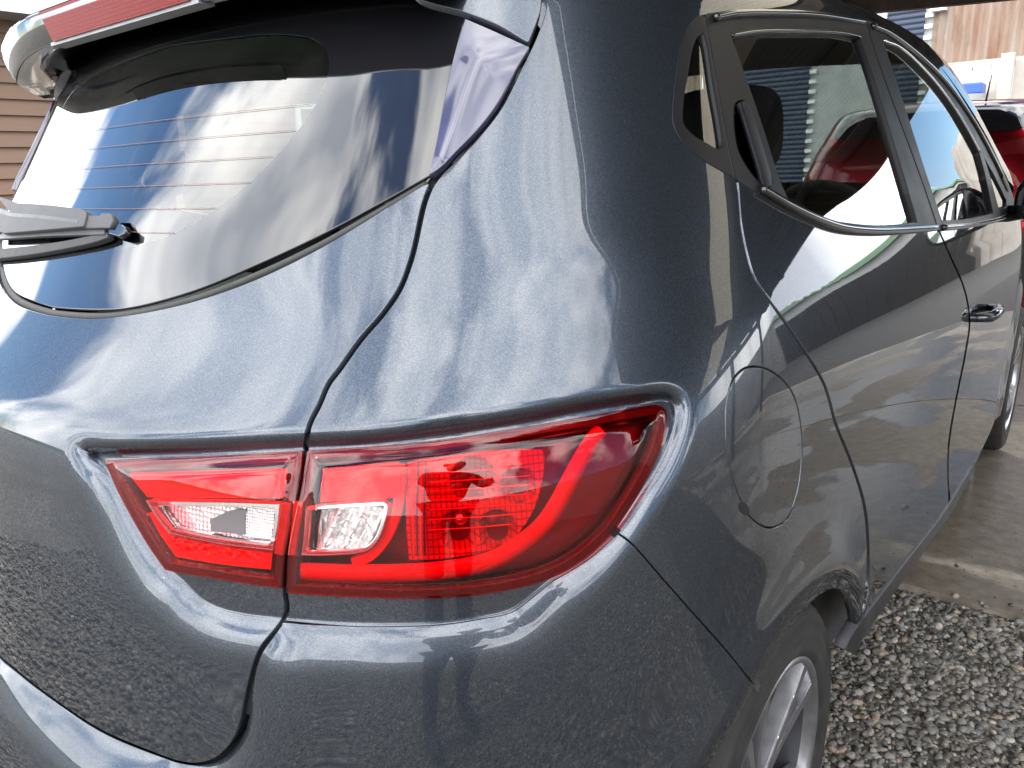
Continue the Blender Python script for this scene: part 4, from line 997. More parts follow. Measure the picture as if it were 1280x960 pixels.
for x in (-.36,.36):
    cushion('front_seat_back', (x-.24,1.60,.45), (x+.24,1.76,1.10), M['cloth'], R(16))
    cushion('front_headrest', (x-.135,1.44,1.11), (x+.135,1.55,1.31), M['cloth'], R(8))
    cushion('front_seat_cushion', (x-.25,1.76,.34), (x+.25,2.28,.52), M['cloth'])
box_obj('dashboard', (-.70,2.42,.55), (.70,2.85,.90), M['cabin'], car, .05)
box_obj('parcel_shelf', (-.55,.34,.925), (.55,.76,.94), M['headliner'], car, .005)  # pale shelf put in to brighten the view through the rear glass
V, F_ = tube([(.36+.18*math.cos(t), 2.30-.06*math.sin(t), .90+.17*math.sin(t)) for t in np.linspace(0,2*math.pi,36,endpoint=False)], .014, 8, True)
mesh_obj('steering_wheel', V, F_, M['cabin'], car)
polar_sheet('headliner', .55, 2.12, 20, -.93, .93, 24, M['headliner'], -0.035)
# door cards / inner sides up to the belt and the inner C pillars
for sx in (1,-1):
    V = []; F_ = []
    for i, y in enumerate(np.linspace(.45,2.9,14)):
        for j, z in enumerate((.28,.6,.90)): V.append((sx*(.79-.05*max(0,(z-.6))), y, z))
    F_ = [(i*3+j,(i+1)*3+j,(i+1)*3+j+1,i*3+j+1) for i in range(13) for j in range(2)]
    mesh_obj('door_card', V, F_, M['cabin'], car)
pil = panel('pillar_trim', loop(C([(545,215),(600,150),(665,50),(690,0),(760,-60),(850,-40),(862,20),(846,70),(832,140),(834,165),(870,205),(912,232)],8), C([(912,232),(850,300),(740,330),(640,330),(560,300),(545,215)],8)), M['headliner'], car, 16.0, const(-.045), depth=0.0, mirror='copy')
# ------------------------------------------------------------------ the yard: ground, slab, gravel
def ground_mat():
    m, N, L, b = new_mat('gravel_bed'); tc = N.new('ShaderNodeTexCoord')
    v = N.new('ShaderNodeTexVoronoi'); v.inputs['Scale'].default_value = 75; L.new(tc.outputs['Object'], v.inputs['Vector'])
    n = N.new('ShaderNodeTexNoise'); n.inputs['Scale'].default_value = 1.3; n.inputs['Detail'].default_value = 8; L.new(tc.outputs['Object'], n.inputs['Vector'])
    sp = N.new('ShaderNodeSeparateColor'); L.new(v.outputs['Color'], sp.inputs[0])
    r = N.new('ShaderNodeValToRGB'); e = r.color_ramp.elements; e[0].color = (.035,.031,.026,1); e[1].color = (.30,.28,.25,1); e[1].position = .95
    x = e.new(.6); x.color = (.12,.108,.092,1)
    L.new(sp.outputs[0], r.inputs['Fac'])
    mu = N.new('ShaderNodeMix'); mu.data_type = 'RGBA'; mu.blend_type = 'MULTIPLY'; mu.inputs['Factor'].default_value = 0.7
    r2 = N.new('ShaderNodeValToRGB'); r2.color_ramp.elements[0].position = .35; r2.color_ramp.elements[0].color = (.5,.47,.42,1); r2.color_ramp.elements[1].position = .65
    L.new(n.outputs['Fac'], r2.inputs['Fac']); L.new(r.outputs[0], mu.inputs['A']); L.new(r2.outputs[0], mu.inputs['B']); L.new(mu.outputs['Result'], b.inputs['Base Color'])
    bp = N.new('ShaderNodeBump'); bp.inputs['Strength'].default_value = .8; bp.inputs['Distance'].default_value = .012; bp.invert = True
    L.new(v.outputs['Distance'], bp.inputs['Height']); L.new(bp.outputs[0], b.inputs['Normal']); b.inputs['Roughness'].default_value = .7
    return m
M['gravel_bed'] = ground_mat()
G = 400
tag(mesh_obj('ground', [(-G,-G,0),(G,-G,0),(G,G,0),(-G,G,0)], [(0,1,2,3)], M['gravel_bed'], None, False), 'loose grey gravel ground of the yard around the car', 'ground', kind='structure')
def concrete_mat():
    m, N, L, b = new_mat('wet_concrete'); tc = N.new('ShaderNodeTexCoord')
    n = N.new('ShaderNodeTexNoise'); n.inputs['Scale'].default_value = 1.15; n.inputs['Detail'].default_value = 7; n.inputs['Roughness'].default_value = .55; n.inputs['Distortion'].default_value = .4
    mp = N.new('ShaderNodeMapping'); mp.inputs['Location'].default_value = (3.1,1.7,0); L.new(tc.outputs['Object'], mp.inputs['Vector']); L.new(mp.outputs[0], n.inputs['Vector'])
    w = N.new('ShaderNodeMapRange'); w.inputs['From Min'].default_value = .50; w.inputs['From Max'].default_value = .535; L.new(n.outputs['Fac'], w.inputs['Value'])   # dry patches
    n2 = N.new('ShaderNodeTexNoise'); n2.inputs['Scale'].default_value = 26; n2.inputs['Detail'].default_value = 9; L.new(tc.outputs['Object'], n2.inputs['Vector'])
    wet = N.new('ShaderNodeValToRGB'); wet.color_ramp.elements[0].position = .3; wet.color_ramp.elements[0].color = (.125,.105,.083,1); wet.color_ramp.elements[1].position = .75; wet.color_ramp.elements[1].color = (.225,.194,.158,1)
    dry = N.new('ShaderNodeValToRGB'); dry.color_ramp.elements[0].position = .3; dry.color_ramp.elements[0].color = (.33,.29,.24,1); dry.color_ramp.elements[1].position = .75; dry.color_ramp.elements[1].color = (.48,.43,.37,1)
    L.new(n2.outputs['Fac'], wet.inputs['Fac']); L.new(n2.outputs['Fac'], dry.inputs['Fac'])
    mi = N.new('ShaderNodeMix'); mi.data_type = 'RGBA'; L.new(w.outputs[0], mi.inputs['Factor']); L.new(wet.outputs[0], mi.inputs['A']); L.new(dry.outputs[0], mi.inputs['B'])
    n3 = N.new('ShaderNodeTexNoise'); n3.inputs['Scale'].default_value = 90; n3.inputs['Detail'].default_value = 3; L.new(tc.outputs['Object'], n3.inputs['Vector'])
    sk = N.new('ShaderNodeMapRange'); sk.inputs['From Min'].default_value = .64; sk.inputs['From Max'].default_value = .70; L.new(n3.outputs['Fac'], sk.inputs['Value'])
    md = N.new('ShaderNodeMix'); md.data_type = 'RGBA'; L.new(sk.outputs[0], md.inputs['Factor']); L.new(mi.outputs['Result'], md.inputs['A']); md.inputs['B'].default_value = (.05,.045,.04,1)
    L.new(md.outputs['Result'], b.inputs['Base Color'])
    ro = N.new('ShaderNodeMapRange'); L.new(w.outputs[0], ro.inputs['Value']); ro.inputs['To Min'].default_value = .33; ro.inputs['To Max'].default_value = .85; L.new(ro.outputs[0], b.inputs['Roughness'])
    bp = N.new('ShaderNodeBump'); bp.inputs['Strength'].default_value = .35; bp.inputs['Distance'].default_value = .004; L.new(n2.outputs['Fac'], bp.inputs['Height']); L.new(bp.outputs[0], b.inputs['Normal'])
    return m
M['concrete'] = concrete_mat()
ys = 1.80
def slab_edge(x): return ys+.035*math.sin(x*2.1)+.012*math.sin(x*7.3+1)
xs_ = np.linspace(-9,13,120)
JX = [(-9,1.15),(1.17,13)]
def slab(name, x0, x1, y1, lab, yfn):
    X = np.linspace(x0,x1,60); V = [(x,yfn(x),.022) for x in X]+[(x,y1,.022) for x in X]+[(x,yfn(x),-.05) for x in X]; n = 60
    F_ = [(i,i+1,n+i+1,n+i) for i in range(n-1)]+[(2*n+i,2*n+i+1,i+1,i) for i in range(n-1)]
    return tag(mesh_obj(name, V, F_, M['concrete'], None, False), lab, 'slab', kind='structure')
slab('concrete_slab', -9, 13, 3.78, 'damp brown concrete slab under the car', slab_edge)
slab('concrete_slab', -9, 13, 6.4, 'farther concrete slab beyond the joint', lambda x: 3.795)
M['asphalt'] = simple('worn_asphalt', (0.055,0.053,0.05), 0.85, noise=0.25, nscale=9, bump=0.3, bscale=150)
tag(mesh_obj('driveway', [(-30,6.41,.012),(40,6.41,.012),(40,30,.012),(-30,30,.012)], [(0,1,2,3)], M['asphalt'], None, False), 'dark asphalt driveway added beyond the carport slab to darken door reflections', 'driveway', kind='structure')  # dark ground put in so the doors mirror less sunlit slab
# pebbles
def ico(sub):
    bm = bmesh.new(); bmesh.ops.create_icosphere(bm, subdivisions=sub, radius=1.0)
    v = np.array([q.co[:] for q in bm.verts]); f = np.array([[w.index for w in q.verts] for q in bm.faces]); bm.free(); return v, f
def pebbles(name, n, xr, yr, smin, smax, sub, mat, keep=None, zbase=0.0, label=''):
    bv, bf = ico(sub); nv = len(bv)
    X = rng.uniform(*xr, n); Y = rng.uniform(*yr, n)
    if keep is not None: k = keep(X,Y); X, Y = X[k], Y[k]
    n = len(X); s = smin*(smax/smin)**(rng.random(n)**1.6)
    sc = np.stack([s*rng.uniform(.75,1.35,n), s*rng.uniform(.65,1.0,n), s*rng.uniform(.38,.7,n)],1)
    a = rng.uniform(0,2*math.pi,n); tl_ = rng.normal(0,.35,n); V = np.empty((n,nv,3))
    lump = 1+rng.normal(0,.11,(n,nv))
    L_ = bv[None]*sc[:,None]*lump[...,None]
    ct, st = np.cos(tl_)[:,None], np.sin(tl_)[:,None]; y2 = L_[...,1]*ct-L_[...,2]*st; z2 = L_[...,1]*st+L_[...,2]*ct
    ca, sa = np.cos(a)[:,None], np.sin(a)[:,None]
    V[...,0] = L_[...,0]*ca-y2*sa+X[:,None]; V[...,1] = L_[...,0]*sa+y2*ca+Y[:,None]
    zb = zbase(X,Y) if callable(zbase) else np.full(n, zbase)
    V[...,2] = z2+(zb+sc[:,2]*rng.uniform(.1,.9,n))[:,None]
    F_ = (bf[None]+(np.arange(n)*nv)[:,None,None]).reshape(-1,3); V = V.reshape(-1,3)
    me = bpy.data.meshes.new(name); me.vertices.add(len(V)); me.vertices.foreach_set('co', V.ravel()); me.loops.add(F_.size); me.loops.foreach_set('vertex_index', F_.ravel().astype(np.int32))
    me.polygons.add(len(F_)); me.polygons.foreach_set('loop_start', np.arange(0,F_.size,3,dtype=np.int32)); me.polygons.foreach_set('loop_total', np.full(len(F_),3,np.int32)); me.update(); me.validate()
    me.shade_smooth() if sub > 1 else None
    me.materials.append(mat); o = bpy.data.objects.new(name, me); col.objects.link(o)
    return tag(o, label, 'gravel', kind='stuff')
def pebble_mat():
    m, N, L, b = new_mat('river_pebbles'); g = N.new('ShaderNodeNewGeometry'); tc = N.new('ShaderNodeTexCoord')
    r = N.new('ShaderNodeValToRGB'); e = r.color_ramp.elements; e[0].color = (.07,.066,.060,1); e[1].color = (.52,.49,.44,1)
    for p_, c_ in ((.25,(.13,.12,.108)),(.5,(.20,.19,.17)),(.66,(.27,.25,.215)),(.78,(.16,.15,.14)),(.86,(.36,.34,.31)),(.93,(.30,.19,.11))):
        x = e.new(p_); x.color = (*c_,1)
    L.new(g.outputs['Random Per Island'], r.inputs['Fac'])
    n = N.new('ShaderNodeTexNoise'); n.inputs['Scale'].default_value = 180; n.inputs['Detail'].default_value = 6; L.new(tc.outputs['Object'], n.inputs['Vector'])
    mu = N.new('ShaderNodeMix'); mu.data_type = 'RGBA'; mu.blend_type = 'MULTIPLY'; mu.inputs['Factor'].default_value = .55; L.new(r.outputs[0], mu.inputs['A']); L.new(n.outputs['Color'], mu.inputs['B'])
    hs = N.new('ShaderNodeHueSaturation'); hs.inputs['Saturation'].default_value = .8; hs.inputs['Value'].default_value = 1.15; L.new(mu.outputs['Result'], hs.inputs['Color']); L.new(hs.outputs[0], b.inputs['Base Color'])
    b.inputs['Roughness'].default_value = .42; b.inputs['Specular IOR Level'].default_value = .45
    return m
M['pebble'] = pebble_mat()
edge_v = lambda X: ys+.035*np.sin(X*2.1)+.012*np.sin(X*7.3+1)
pebbles('gravel', 17000, (.70,2.1), (.62,1.86), .0034,.0115, 2, M['pebble'], lambda X,Y: (Y < edge_v(X)+.02-.05*rng.random(len(X))), 0.0, 'washed grey and tan gravel beside the rear wheel')
pebbles('gravel', 30000, (-2.3,3.2), (-3.2,1.8), .008,.021, 1, M['pebble'], lambda X,Y: (Y < edge_v(X)) & ~((X > .70) & (X < 2.1) & (Y > .62)), 0.0, 'coarse grey gravel behind and under the car')
pebbles('gravel', 900, (.86,2.4), (1.78,2.5), .0025,.009, 2, M['pebble'], lambda X,Y: rng.random(len(X)) < np.exp(-(Y-1.78)/.14), 0.020, 'stray pebbles scattered over the edge of the slab')
st = pebbles('stray_stone', 1, (1.08,1.1), (2.3,2.35), .010,.013, 2, M['pebble'], None, 0.022, 'a single small stone lying on the damp slab')
# damp dirt where gravel thins out towards the slab
# ------------------------------------------------------------------ carport over the front of the car
M['timber'] = simple('weathered_timber', (0.085,0.07,0.06), 0.8, noise=0.35, nscale=14, bump=0.4, bscale=60)
M['fascia'] = simple('pale_grey_fascia', (0.42,0.43,0.43), 0.55, noise=0.12, nscale=8)
M['iron_dark'] = simple('dull_roofing_iron', (0.04,0.042,0.047), 0.6, metal=0.2, noise=0.25, nscale=6)
def translucent(name, colr):
    m, N, L, b = new_mat(name); N.remove(b); out = N['Material Output']
    t = N.new('ShaderNodeBsdfTranslucent'); t.inputs['Color'].default_value = (*colr,1); d = N.new('ShaderNodeBsdfDiffuse'); d.inputs['Color'].default_value = (*colr,1)
    mx = N.new('ShaderNodeMixShader'); mx.inputs[0].default_value = .35; L.new(t.outputs[0], mx.inputs[1]); L.new(d.outputs[0], mx.inputs[2]); L.new(mx.outputs[0], out.inputs['Surface']); return m
M['clear_sheet'] = translucent('aged_translucent_roof_sheet', (0.62,0.56,0.44))
def zroof(x, y): return 2.25-.045*x
carport = empty('carport', (0,0,0)); tag(carport, 'timber carport with corrugated roof over the front of the car', 'carport')
def corrugated(name, x0, x1, y0, y1, mat, parent, along='y', pitch=.076, amp=.009, zf=None, thick=True, seg=6):
    n = int((x1-x0)/pitch*seg) if along == 'y' else int((y1-y0)/pitch*seg); V = []; F_ = []
    for i in range(n+1):
        t = i/n; dz = amp*math.sin(2*math.pi*i/seg)
        if along == 'y':
            x = x0+(x1-x0)*t; V += [(x,y0,zf(x,y0)+dz),(x,y1,zf(x,y1)+dz)]
        else:
            y = y0+(y1-y0)*t; V += [(x0,y,zf(x0,y)+dz),(x1,y,zf(x1,y)+dz)]
    F_ = [(2*i,2*i+1,2*i+3,2*i+2) for i in range(n)]
    return mesh_obj(name, V, F_, mat, parent)
CX0, CX1, CY0, CY1 = -3.2, 4.4, .40, 5.75
corrugated('roof_sheet', CX0, CX1, CY0, 2.04, M['iron_dark'], carport, 'x', zf=zroof)
corrugated('skylight_sheet', CX0, CX1, 2.05, 2.80, M['clear_sheet'], carport, 'x', zf=zroof)
corrugated('roof_sheet', CX0, CX1, 2.81, CY1, M['iron_dark'], carport, 'x', zf=zroof)
def beam(name, a, b, w, h, mat, parent):
    a, b = np.array(a,float), np.array(b,float); t = (b-a)/np.linalg.norm(b-a); s = np.cross(t,[0,0,1.0])
    if np.linalg.norm(s) < .1: s = np.array([1.0,0,0])
    s /= np.linalg.norm(s); u = np.cross(s,t); V = []
    for p_ in (a,b):
        for i,j in ((-1,-1),(1,-1),(1,1),(-1,1)): V.append(p_+s*i*w/2+u*j*h/2)
    return mesh_obj(name, V, [(0,1,2,3)[::-1],(4,5,6,7),(0,1,5,4),(1,2,6,5),(2,3,7,6),(3,0,4,7)], mat, parent, False)
beam('fascia_board', (CX0,CY0-.02,zroof(CX0,CY0)-.06), (CX1,CY0-.02,zroof(CX1,CY0)-.06), .03, .18, M['fascia'], carport)
for y in (.55,1.2,2.0,2.86,3.9,4.9):
    beam('purlin', (CX0,y,zroof(CX0,y)-.06), (CX1,y,zroof(CX1,y)-.06), .05, .09, M['timber'], carport)
beam('end_beam', (CX0,CY1-.06,zroof(CX0,CY1)-.10), (CX1,CY1-.06,zroof(CX1,CY1)-.10), .06, .18, M['timber'], carport)
for x in (-2.6,-.6,2.9,4.2): beam('rafter', (x,CY0,zroof(x,CY0)-.15), (x,CY1,zroof(x,CY1)-.15), .05, .10, M['timber'], carport)
for x,y in ((-2.9,.9),(-2.9,5.6),(4.2,.9),(4.2,3.4),(4.2,5.6)): beam('post', (x,y,0), (x,y,zroof(x,y)-.10), .10, .10, M['timber'], carport)

# ------------------------------------------------------------------ background beyond the carport
def rust_iron():
    m, N, L, b = new_mat('rusty_corrugated_iron'); tc = N.new('ShaderNodeTexCoord')
    mp = N.new('ShaderNodeMapping'); mp.inputs['Scale'].default_value = (2.2,2.2,.35); L.new(tc.outputs['Object'], mp.inputs['Vector'])
    n = N.new('ShaderNodeTexNoise'); n.inputs['Scale'].default_value = 1.5; n.inputs['Detail'].default_value = 9; n.inputs['Roughness'].default_value = .65; L.new(mp.outputs[0], n.inputs['Vector'])
    r = N.new('ShaderNodeValToRGB'); e = r.color_ramp.elements; e[0].position = .35; e[0].color = (.30,.26,.22,1); e[1].position = .68; e[1].color = (.19,.085,.045,1)
    x = e.new(.5); x.color = (.27,.19,.14,1); L.new(n.outputs['Fac'], r.inputs['Fac']); L.new(r.outputs[0], b.inputs['Base Color']); b.inputs['Roughness'].default_value = .75
    return m
M['rust'] = rust_iron()
def corr_wall(name, x0, x1, y, z0, z1, mat, pitch=.076, amp=.011, seg=6, parent=None):
    n = int((x1-x0)/pitch*seg); V = []
    for i in range(n+1):
        x = x0+(x1-x0)*i/n; dy = amp*math.sin(2*math.pi*i/seg); V += [(x,y+dy,z0),(x,y+dy,z1)]
    return mesh_obj(name, V, [(2*i,2*i+2,2*i+3,2*i+1) for i in range(n)], mat, parent)
M['rust_pale'] = simple('pale_concrete_panel', (0.46,0.42,0.37), 0.85, noise=0.18, nscale=3)
M['navy'] = simple('navy_painted_steel', (0.018,0.030,0.060), 0.4, noise=0.15, nscale=5)
M['white_paint'] = simple('white_paint', (0.78,0.78,0.76), 0.5, noise=0.05, nscale=5)
M['block0'] = simple('grey_render', (0.40,0.40,0.39), 0.8, noise=.2, nscale=3)
shed = empty('workshop_shed', (0,13,0)); tag(shed, 'rusty corrugated iron shed wall behind the red car', 'shed')
def in_shed(o):
    o.parent = shed; o.matrix_parent_inverse = Matrix.Translation((0,-13,0)); return o
in_shed(corr_wall('corrugated_wall', -1.36, 0.95, 13.0, 2.36, 6.0, M['rust'], pitch=.105, amp=.016))
in_shed(corr_wall('corrugated_wall', -12.0, -4.9, 13.0, 0.0, 6.0, M['rust'], pitch=.105, amp=.016))
in_shed(box_obj('infill_wall', (-4.9,13.02,0), (-1.36,13.2,6.0), M['block0']))
def roller(name, x0, x1, z0, z1, y=12.98):
    n = int((z1-z0)/.075); V = []; 
    seg = 6
    for i in range(n*seg+1):
        z = z0+(z1-z0)*i/(n*seg); dy = -.012*abs(math.sin(math.pi*i/seg)); V += [(x0,y+dy,z),(x1,y+dy,z)]
    o = in_shed(mesh_obj(name, V, [(2*i,2*i+1,2*i+3,2*i+2) for i in range(n*seg)], M['navy']))
    return o
for x0, x1 in ((-1.98,-1.47),(-4.6,-3.06)):
    d = roller('roller_door', x0, x1, 0, 3.22)
    for i in range(42):
        if i % 2 == 0: in_shed(box_obj('door_guide', (x1+.005,12.93,.06+i*.075), (x1+.105,12.97,.06+i*.075+.055), M['white_paint']))
in_shed(box_obj('door_post', (-2.04,12.9,0), (-1.99,13.0,3.2), M['white_paint']))
in_shed(box_obj('gutter', (-1.40,12.86,3.12), (-1.20,13.0,3.20), M['white_paint']))
fence = empty('concrete_panel_fence', (0,12.8,0)); tag(fence, 'pale concrete panel fence below the rusty shed wall', 'fence')
def in_fence(o):
    o.parent = fence; o.matrix_parent_inverse = Matrix.Translation((0,-12.8,0)); return o
x = -1.30
k = 0
while x < 2.4:
    w = .255+.03*math.sin(k*2.3); dz = .02*math.sin(k*3.7)
    in_fence(box_obj('panel', (x,12.80,0), (x+w-.008,12.84+.004*(k%2),2.33+dz), M['rust_pale'], None, .004)); x += w; k += 1
for x in (-.43,2.25): in_fence(box_obj('post', (x,12.68,0), (x+.16,12.795,2.44), M['rust_pale'], None, .006))
in_fence(box_obj('coping', (-1.3,12.86,2.27), (2.4,12.90,2.40), M['rust_pale']))
tf = empty('added_dark_fence', (3.5,12.5,0)); tag(tf, 'dark board fence added out of view, right of the concrete fence, to darken door reflections', 'fence')  # unseen fence, added so the doors reflect something dark
M['fence_dark'] = simple('added_fence_dark', (0.022,0.018,0.015), 0.8, noise=.4, nscale=6)
x = 2.48; k = 0
while x < 14:
    o = box_obj('board', (x,12.5,0.02), (x+.292,12.53,1.62+.012*math.sin(k*5.1)), M['fence_dark']); o.parent = tf; o.matrix_parent_inverse = Matrix.Translation((-3.5,-12.5,0)); x += .30; k += 1
bt = box_obj('blue_tub', (-.98,12.2,1.92), (-.55,12.6,2.06), simple('blue_plastic',(.03,.10,.42),.4,noise=.1), None, .02); tag(bt, 'blue plastic tub on a stack of drums in front of the concrete fence', 'tub')
dm = empty('drum', (-.77,12.4,0)); V, F_ = lathe([(.001,0),(.29,0),(.29,.62),(.30,.64),(.29,.66),(.29,1.26),(.30,1.28),(.29,1.30),(.29,1.92),(.001,1.92)], 28, 'Z')
mesh_obj('drum_shell', V, F_, simple('grey_drum',(.2,.2,.2),.5), dm); tag(dm, 'tall grey drums stacked behind the red car', 'drum')
# neighbour's brown weatherboard house on the left
house = empty('weatherboard_house', (-9.5,6.5,0)); tag(house, 'brown weatherboard house beyond the left end of the spoiler', 'house')
M['board'] = simple('brown_weatherboard', (0.15,0.095,0.065), 0.75, noise=.1, nscale=2)
def in_house(o): o.parent = house; o.matrix_parent_inverse = Matrix.Translation((9.5,-6.5,0)); return o
for k in range(17): in_house(mesh_obj('weatherboard', [(-7.6,2.4,.2+k*.15),(-7.6,11,.2+k*.15),(-7.632,11,.2+(k+1)*.15),(-7.632,2.4,.2+(k+1)*.15),(-7.64,2.4,.2+k*.15),(-7.64,11,.2+k*.15)], [(0,1,2,3),(4,5,1,0)], M['board'], None, False))
in_house(box_obj('wall', (-12.5,2.42,0), (-7.66,10.98,2.75), M['board']))
in_house(mesh_obj('roof', [(-13,2.0,2.72),(-7.2,2.0,2.72),(-7.2,11.4,2.72),(-13,11.4,2.72),(-10.1,2.0,3.6),(-10.1,11.4,3.6)], [(0,1,4),(1,2,5,4),(2,3,5),(3,0,4,5),(0,3,2,1)], simple('grey_roof',(.16,.16,.17),.7,noise=.2), None, False))
for y in (6.4,8.8):
    in_house(box_obj('window', (-7.66,y,1.0), (-7.575,y+1.2,2.1), M['white_paint'])); in_house(box_obj('pane', (-7.60,y+.07,1.07), (-7.568,y+1.13,2.03), M['gloss_black']))
# far right: low block wall, a white shed, hills round the place
M['block'] = simple('grey_block_wall', (0.26,0.25,0.24), 0.85, noise=0.2, nscale=2)
yw = box_obj('yard_wall', (6.2,-7,0), (6.4,11,1.7), M['block']); tag(yw, 'grey block wall along the right side of the yard', 'wall')
M['van_white'] = simple('white_steel', (0.72,0.73,0.73), 0.35, coat=.5)
ws = empty('white_store', (9.5,24,0)); tag(ws, 'white store building beyond the carport', 'building')
o = box_obj('wall', (5.0,21,0), (16,28,2.6), M['white_paint']); o.parent = ws; o.matrix_parent_inverse = Matrix.Translation((-9.5,-24,0))
o = mesh_obj('roof', [(4.6,20.6,2.6),(16.4,20.6,2.6),(16.4,28.4,2.6),(4.6,28.4,2.6),(4.6,24.5,3.2),(16.4,24.5,3.2)], [(0,1,5,4),(1,2,5),(2,3,4,5),(3,0,4)], simple('green_roof',(.06,.16,.05),.6,noise=.2,nscale=1), None, False); o.parent = ws; o.matrix_parent_inverse = Matrix.Translation((-9.5,-24,0))
V = []; n = 160
for i in range(n):
    a = 2*math.pi*i/n; h = 3.0+2.0*math.sin(a*3+1)+2.0*math.sin(a*7)+1.2*math.sin(a*17+2)
    V += [(120*math.cos(a),120*math.sin(a),-1),(150*math.cos(a),150*math.sin(a),h),(300*math.cos(a),300*math.sin(a),h*1.3-2)]
tag(mesh_obj('hills', V, [(3*i+j,3*((i+1)%n)+j,3*((i+1)%n)+j+1,3*i+j+1) for i in range(n) for j in range(2)], simple('bush_covered_hills',(.05,.075,.035),.95,noise=.5,nscale=.08), None), 'bush covered low hills around the yard', 'hills', kind='structure')

# ------------------------------------------------------------------ red hatchback ahead
red = empty('parked_hatchback', (.02,5.28,0)); tag(red, 'red hatchback parked ahead with grey rear wiper, seen past the windscreen pillar', 'car')
M['red_paint'] = paint('red_metallic', (0.22,0.006,0.012), (0.42,0.012,0.022), True)
Wr = spl([-.2,.3,.8,1.5,2.5,3.3,4.2],[.70,.80,.855,.87,.87,.84,.70]); Tr = spl([0,.2,.4,.7,.95,1.1,1.3,1.45,1.7],[-.05,-.02,0,0,-.02,-.08,-.17,-.23,-.36])
Qr = spl([0,.2,.4,.6,.8,1.0,1.15,1.22,1.35,1.5,1.7],[.15,.06,.01,0,.02,.05,.08,.11,.22,.36,.55]); Zr = spl([-.3,.2,.7,1.4,2.0,2.6,3.0,3.3,3.8,4.3],[1.40,1.46,1.50,1.52,1.48,1.28,1.08,.98,.86,.6]); Yr = spl([0,.3,.6,.9,1.2],[3.9,4.02,4.0,3.8,3.4])
def redbody(P):
    x,y,z = np.abs(P[:,0]),P[:,1],P[:,2]; a = x-Wr(y)-Tr(z); b = Qr(z)+.22*x*x-y; c = z-Zr(y)+.03*(x/.6)**2; d = y-Yr(z)+.3*x*x
    def sm(p,q,r,e=2.4): return np.where((p > -r)|(q > -r), r*((np.maximum(p+r,0)/r)**e+(np.maximum(q+r,0)/r)**e)**(1/e)-r, np.maximum(p,q))
    return sm(sm(sm(a,b,.2),c,.09),d,.25)
def red_grad(P,e=.003):
    g = np.stack([redbody(P+np.eye(3)[i]*e)-redbody(P-np.eye(3)[i]*e) for i in range(3)],1); return g/np.linalg.norm(g,axis=1,keepdims=True)
def radial(nu=150, nv=90):
    D = []
    for j in range(nv+1):
        t = -math.pi*.40+(math.pi*.90)*j/nv
        for i in range(nu):
            a = 2*math.pi*i/nu; D.append((math.cos(t)*math.sin(a), -math.cos(t)*math.cos(a)*1.9, math.sin(t)*.8))
    D = np.array(D); o = np.array([0,1.9,.72]); lo = np.full(len(D),.05); hi_ = np.full(len(D),4.0)
    for _ in range(40):
        m_ = (lo+hi_)/2; f = redbody(o+m_[:,None]*D) < 0; lo = np.where(f,m_,lo); hi_ = np.where(f,hi_,m_)
    P = o+((lo+hi_)/2)[:,None]*D; P[:,2] = np.maximum(P[:,2], .17)
    F_ = [(j*nu+i, j*nu+(i+1)%nu, (j+1)*nu+(i+1)%nu, (j+1)*nu+i) for j in range(nv) for i in range(nu)]
    return P, F_
P, F_ = radial(); mesh_obj('body', P, F_, M['red_paint'], red, True)
def red_patch(name, outline, mat, off, axis='y', n=26, parent=red, mirror=False):
    """patch on the red body; outline: list of (left x(z) .. right x(z)) rows as (z, x0, x1) or for the flank (z, y0, y1)"""
    V = []; O = np.array(outline, float)
    for z,a,b in O:
        for k in range(n+1):
            q = a+(b-a)*k/n; V.append((q,-.3,z) if axis == 'y' else (1.1,q,z))
    P = np.array(V)
    for _ in range(30):
        f = redbody(P); P[:,1 if axis == 'y' else 0] += (f if axis == 'y' else -f)*.8
    nn = red_grad(P); P = P+nn*off; m_ = n+1; F_ = [(i*m_+j,i*m_+j+1,(i+1)*m_+j+1,(i+1)*m_+j) for i in range(len(O)-1) for j in range(n)]
    o = mesh_obj(name, P, F_, mat, parent, True, nn)
    if mirror: mesh_obj(name, P*[-1,1,1], [f[::-1] for f in F_], mat, parent, True, nn*[-1,1,1])
    return o
red_patch('rear_window', [(1.27,-.50,.50),(1.275,-.54,.54),(1.29,-.56,.56),(1.34,-.555,.555),(1.40,-.54,.54),(1.43,-.52,.52),(1.442,-.46,.46)], M['frit'], .004)
red_patch('tail_lamp', [(1.13,.45,.74),(1.16,.40,.76),(1.19,.42,.75),(1.215,.52,.74),(1.225,.60,.72)], M['lamp_dark'], .005, mirror=True)
red_patch('bumper', [(.30,-.80,.80),(.45,-.80,.80),(.62,-.78,.78),(.66,-.70,.70)], simple('dark_bumper_plastic',(.03,.03,.03),.6), .006)
red_patch('bumper_reflector', [(.70,.56,.66),(.73,.56,.66)], M['lamp_bright'], .008, mirror=True)
red_patch('number_plate', [(.84,-.18,.18),(.95,-.18,.18)], M['white_paint'], .008)
red_patch('side_window', [(1.06,.5,2.9),(1.10,.45,2.8),(1.25,.5,2.45),(1.36,.65,2.15)], M['frit'], .003, axis='x', n=30, mirror=True)
V, F_ = tube([(.02,.06+.095,1.255),(.2,.06+.09,1.262),(.38,.06+.12,1.268)], [.014,.011,.008], 8); mesh_obj('rear_wiper', V, F_, M['wiper'], red)
V, F_ = tube([(.33,.35,1.46),(.33,.46,1.62)], [.006,.003], 6); mesh_obj('aerial', V, F_, M['rubber'], red)
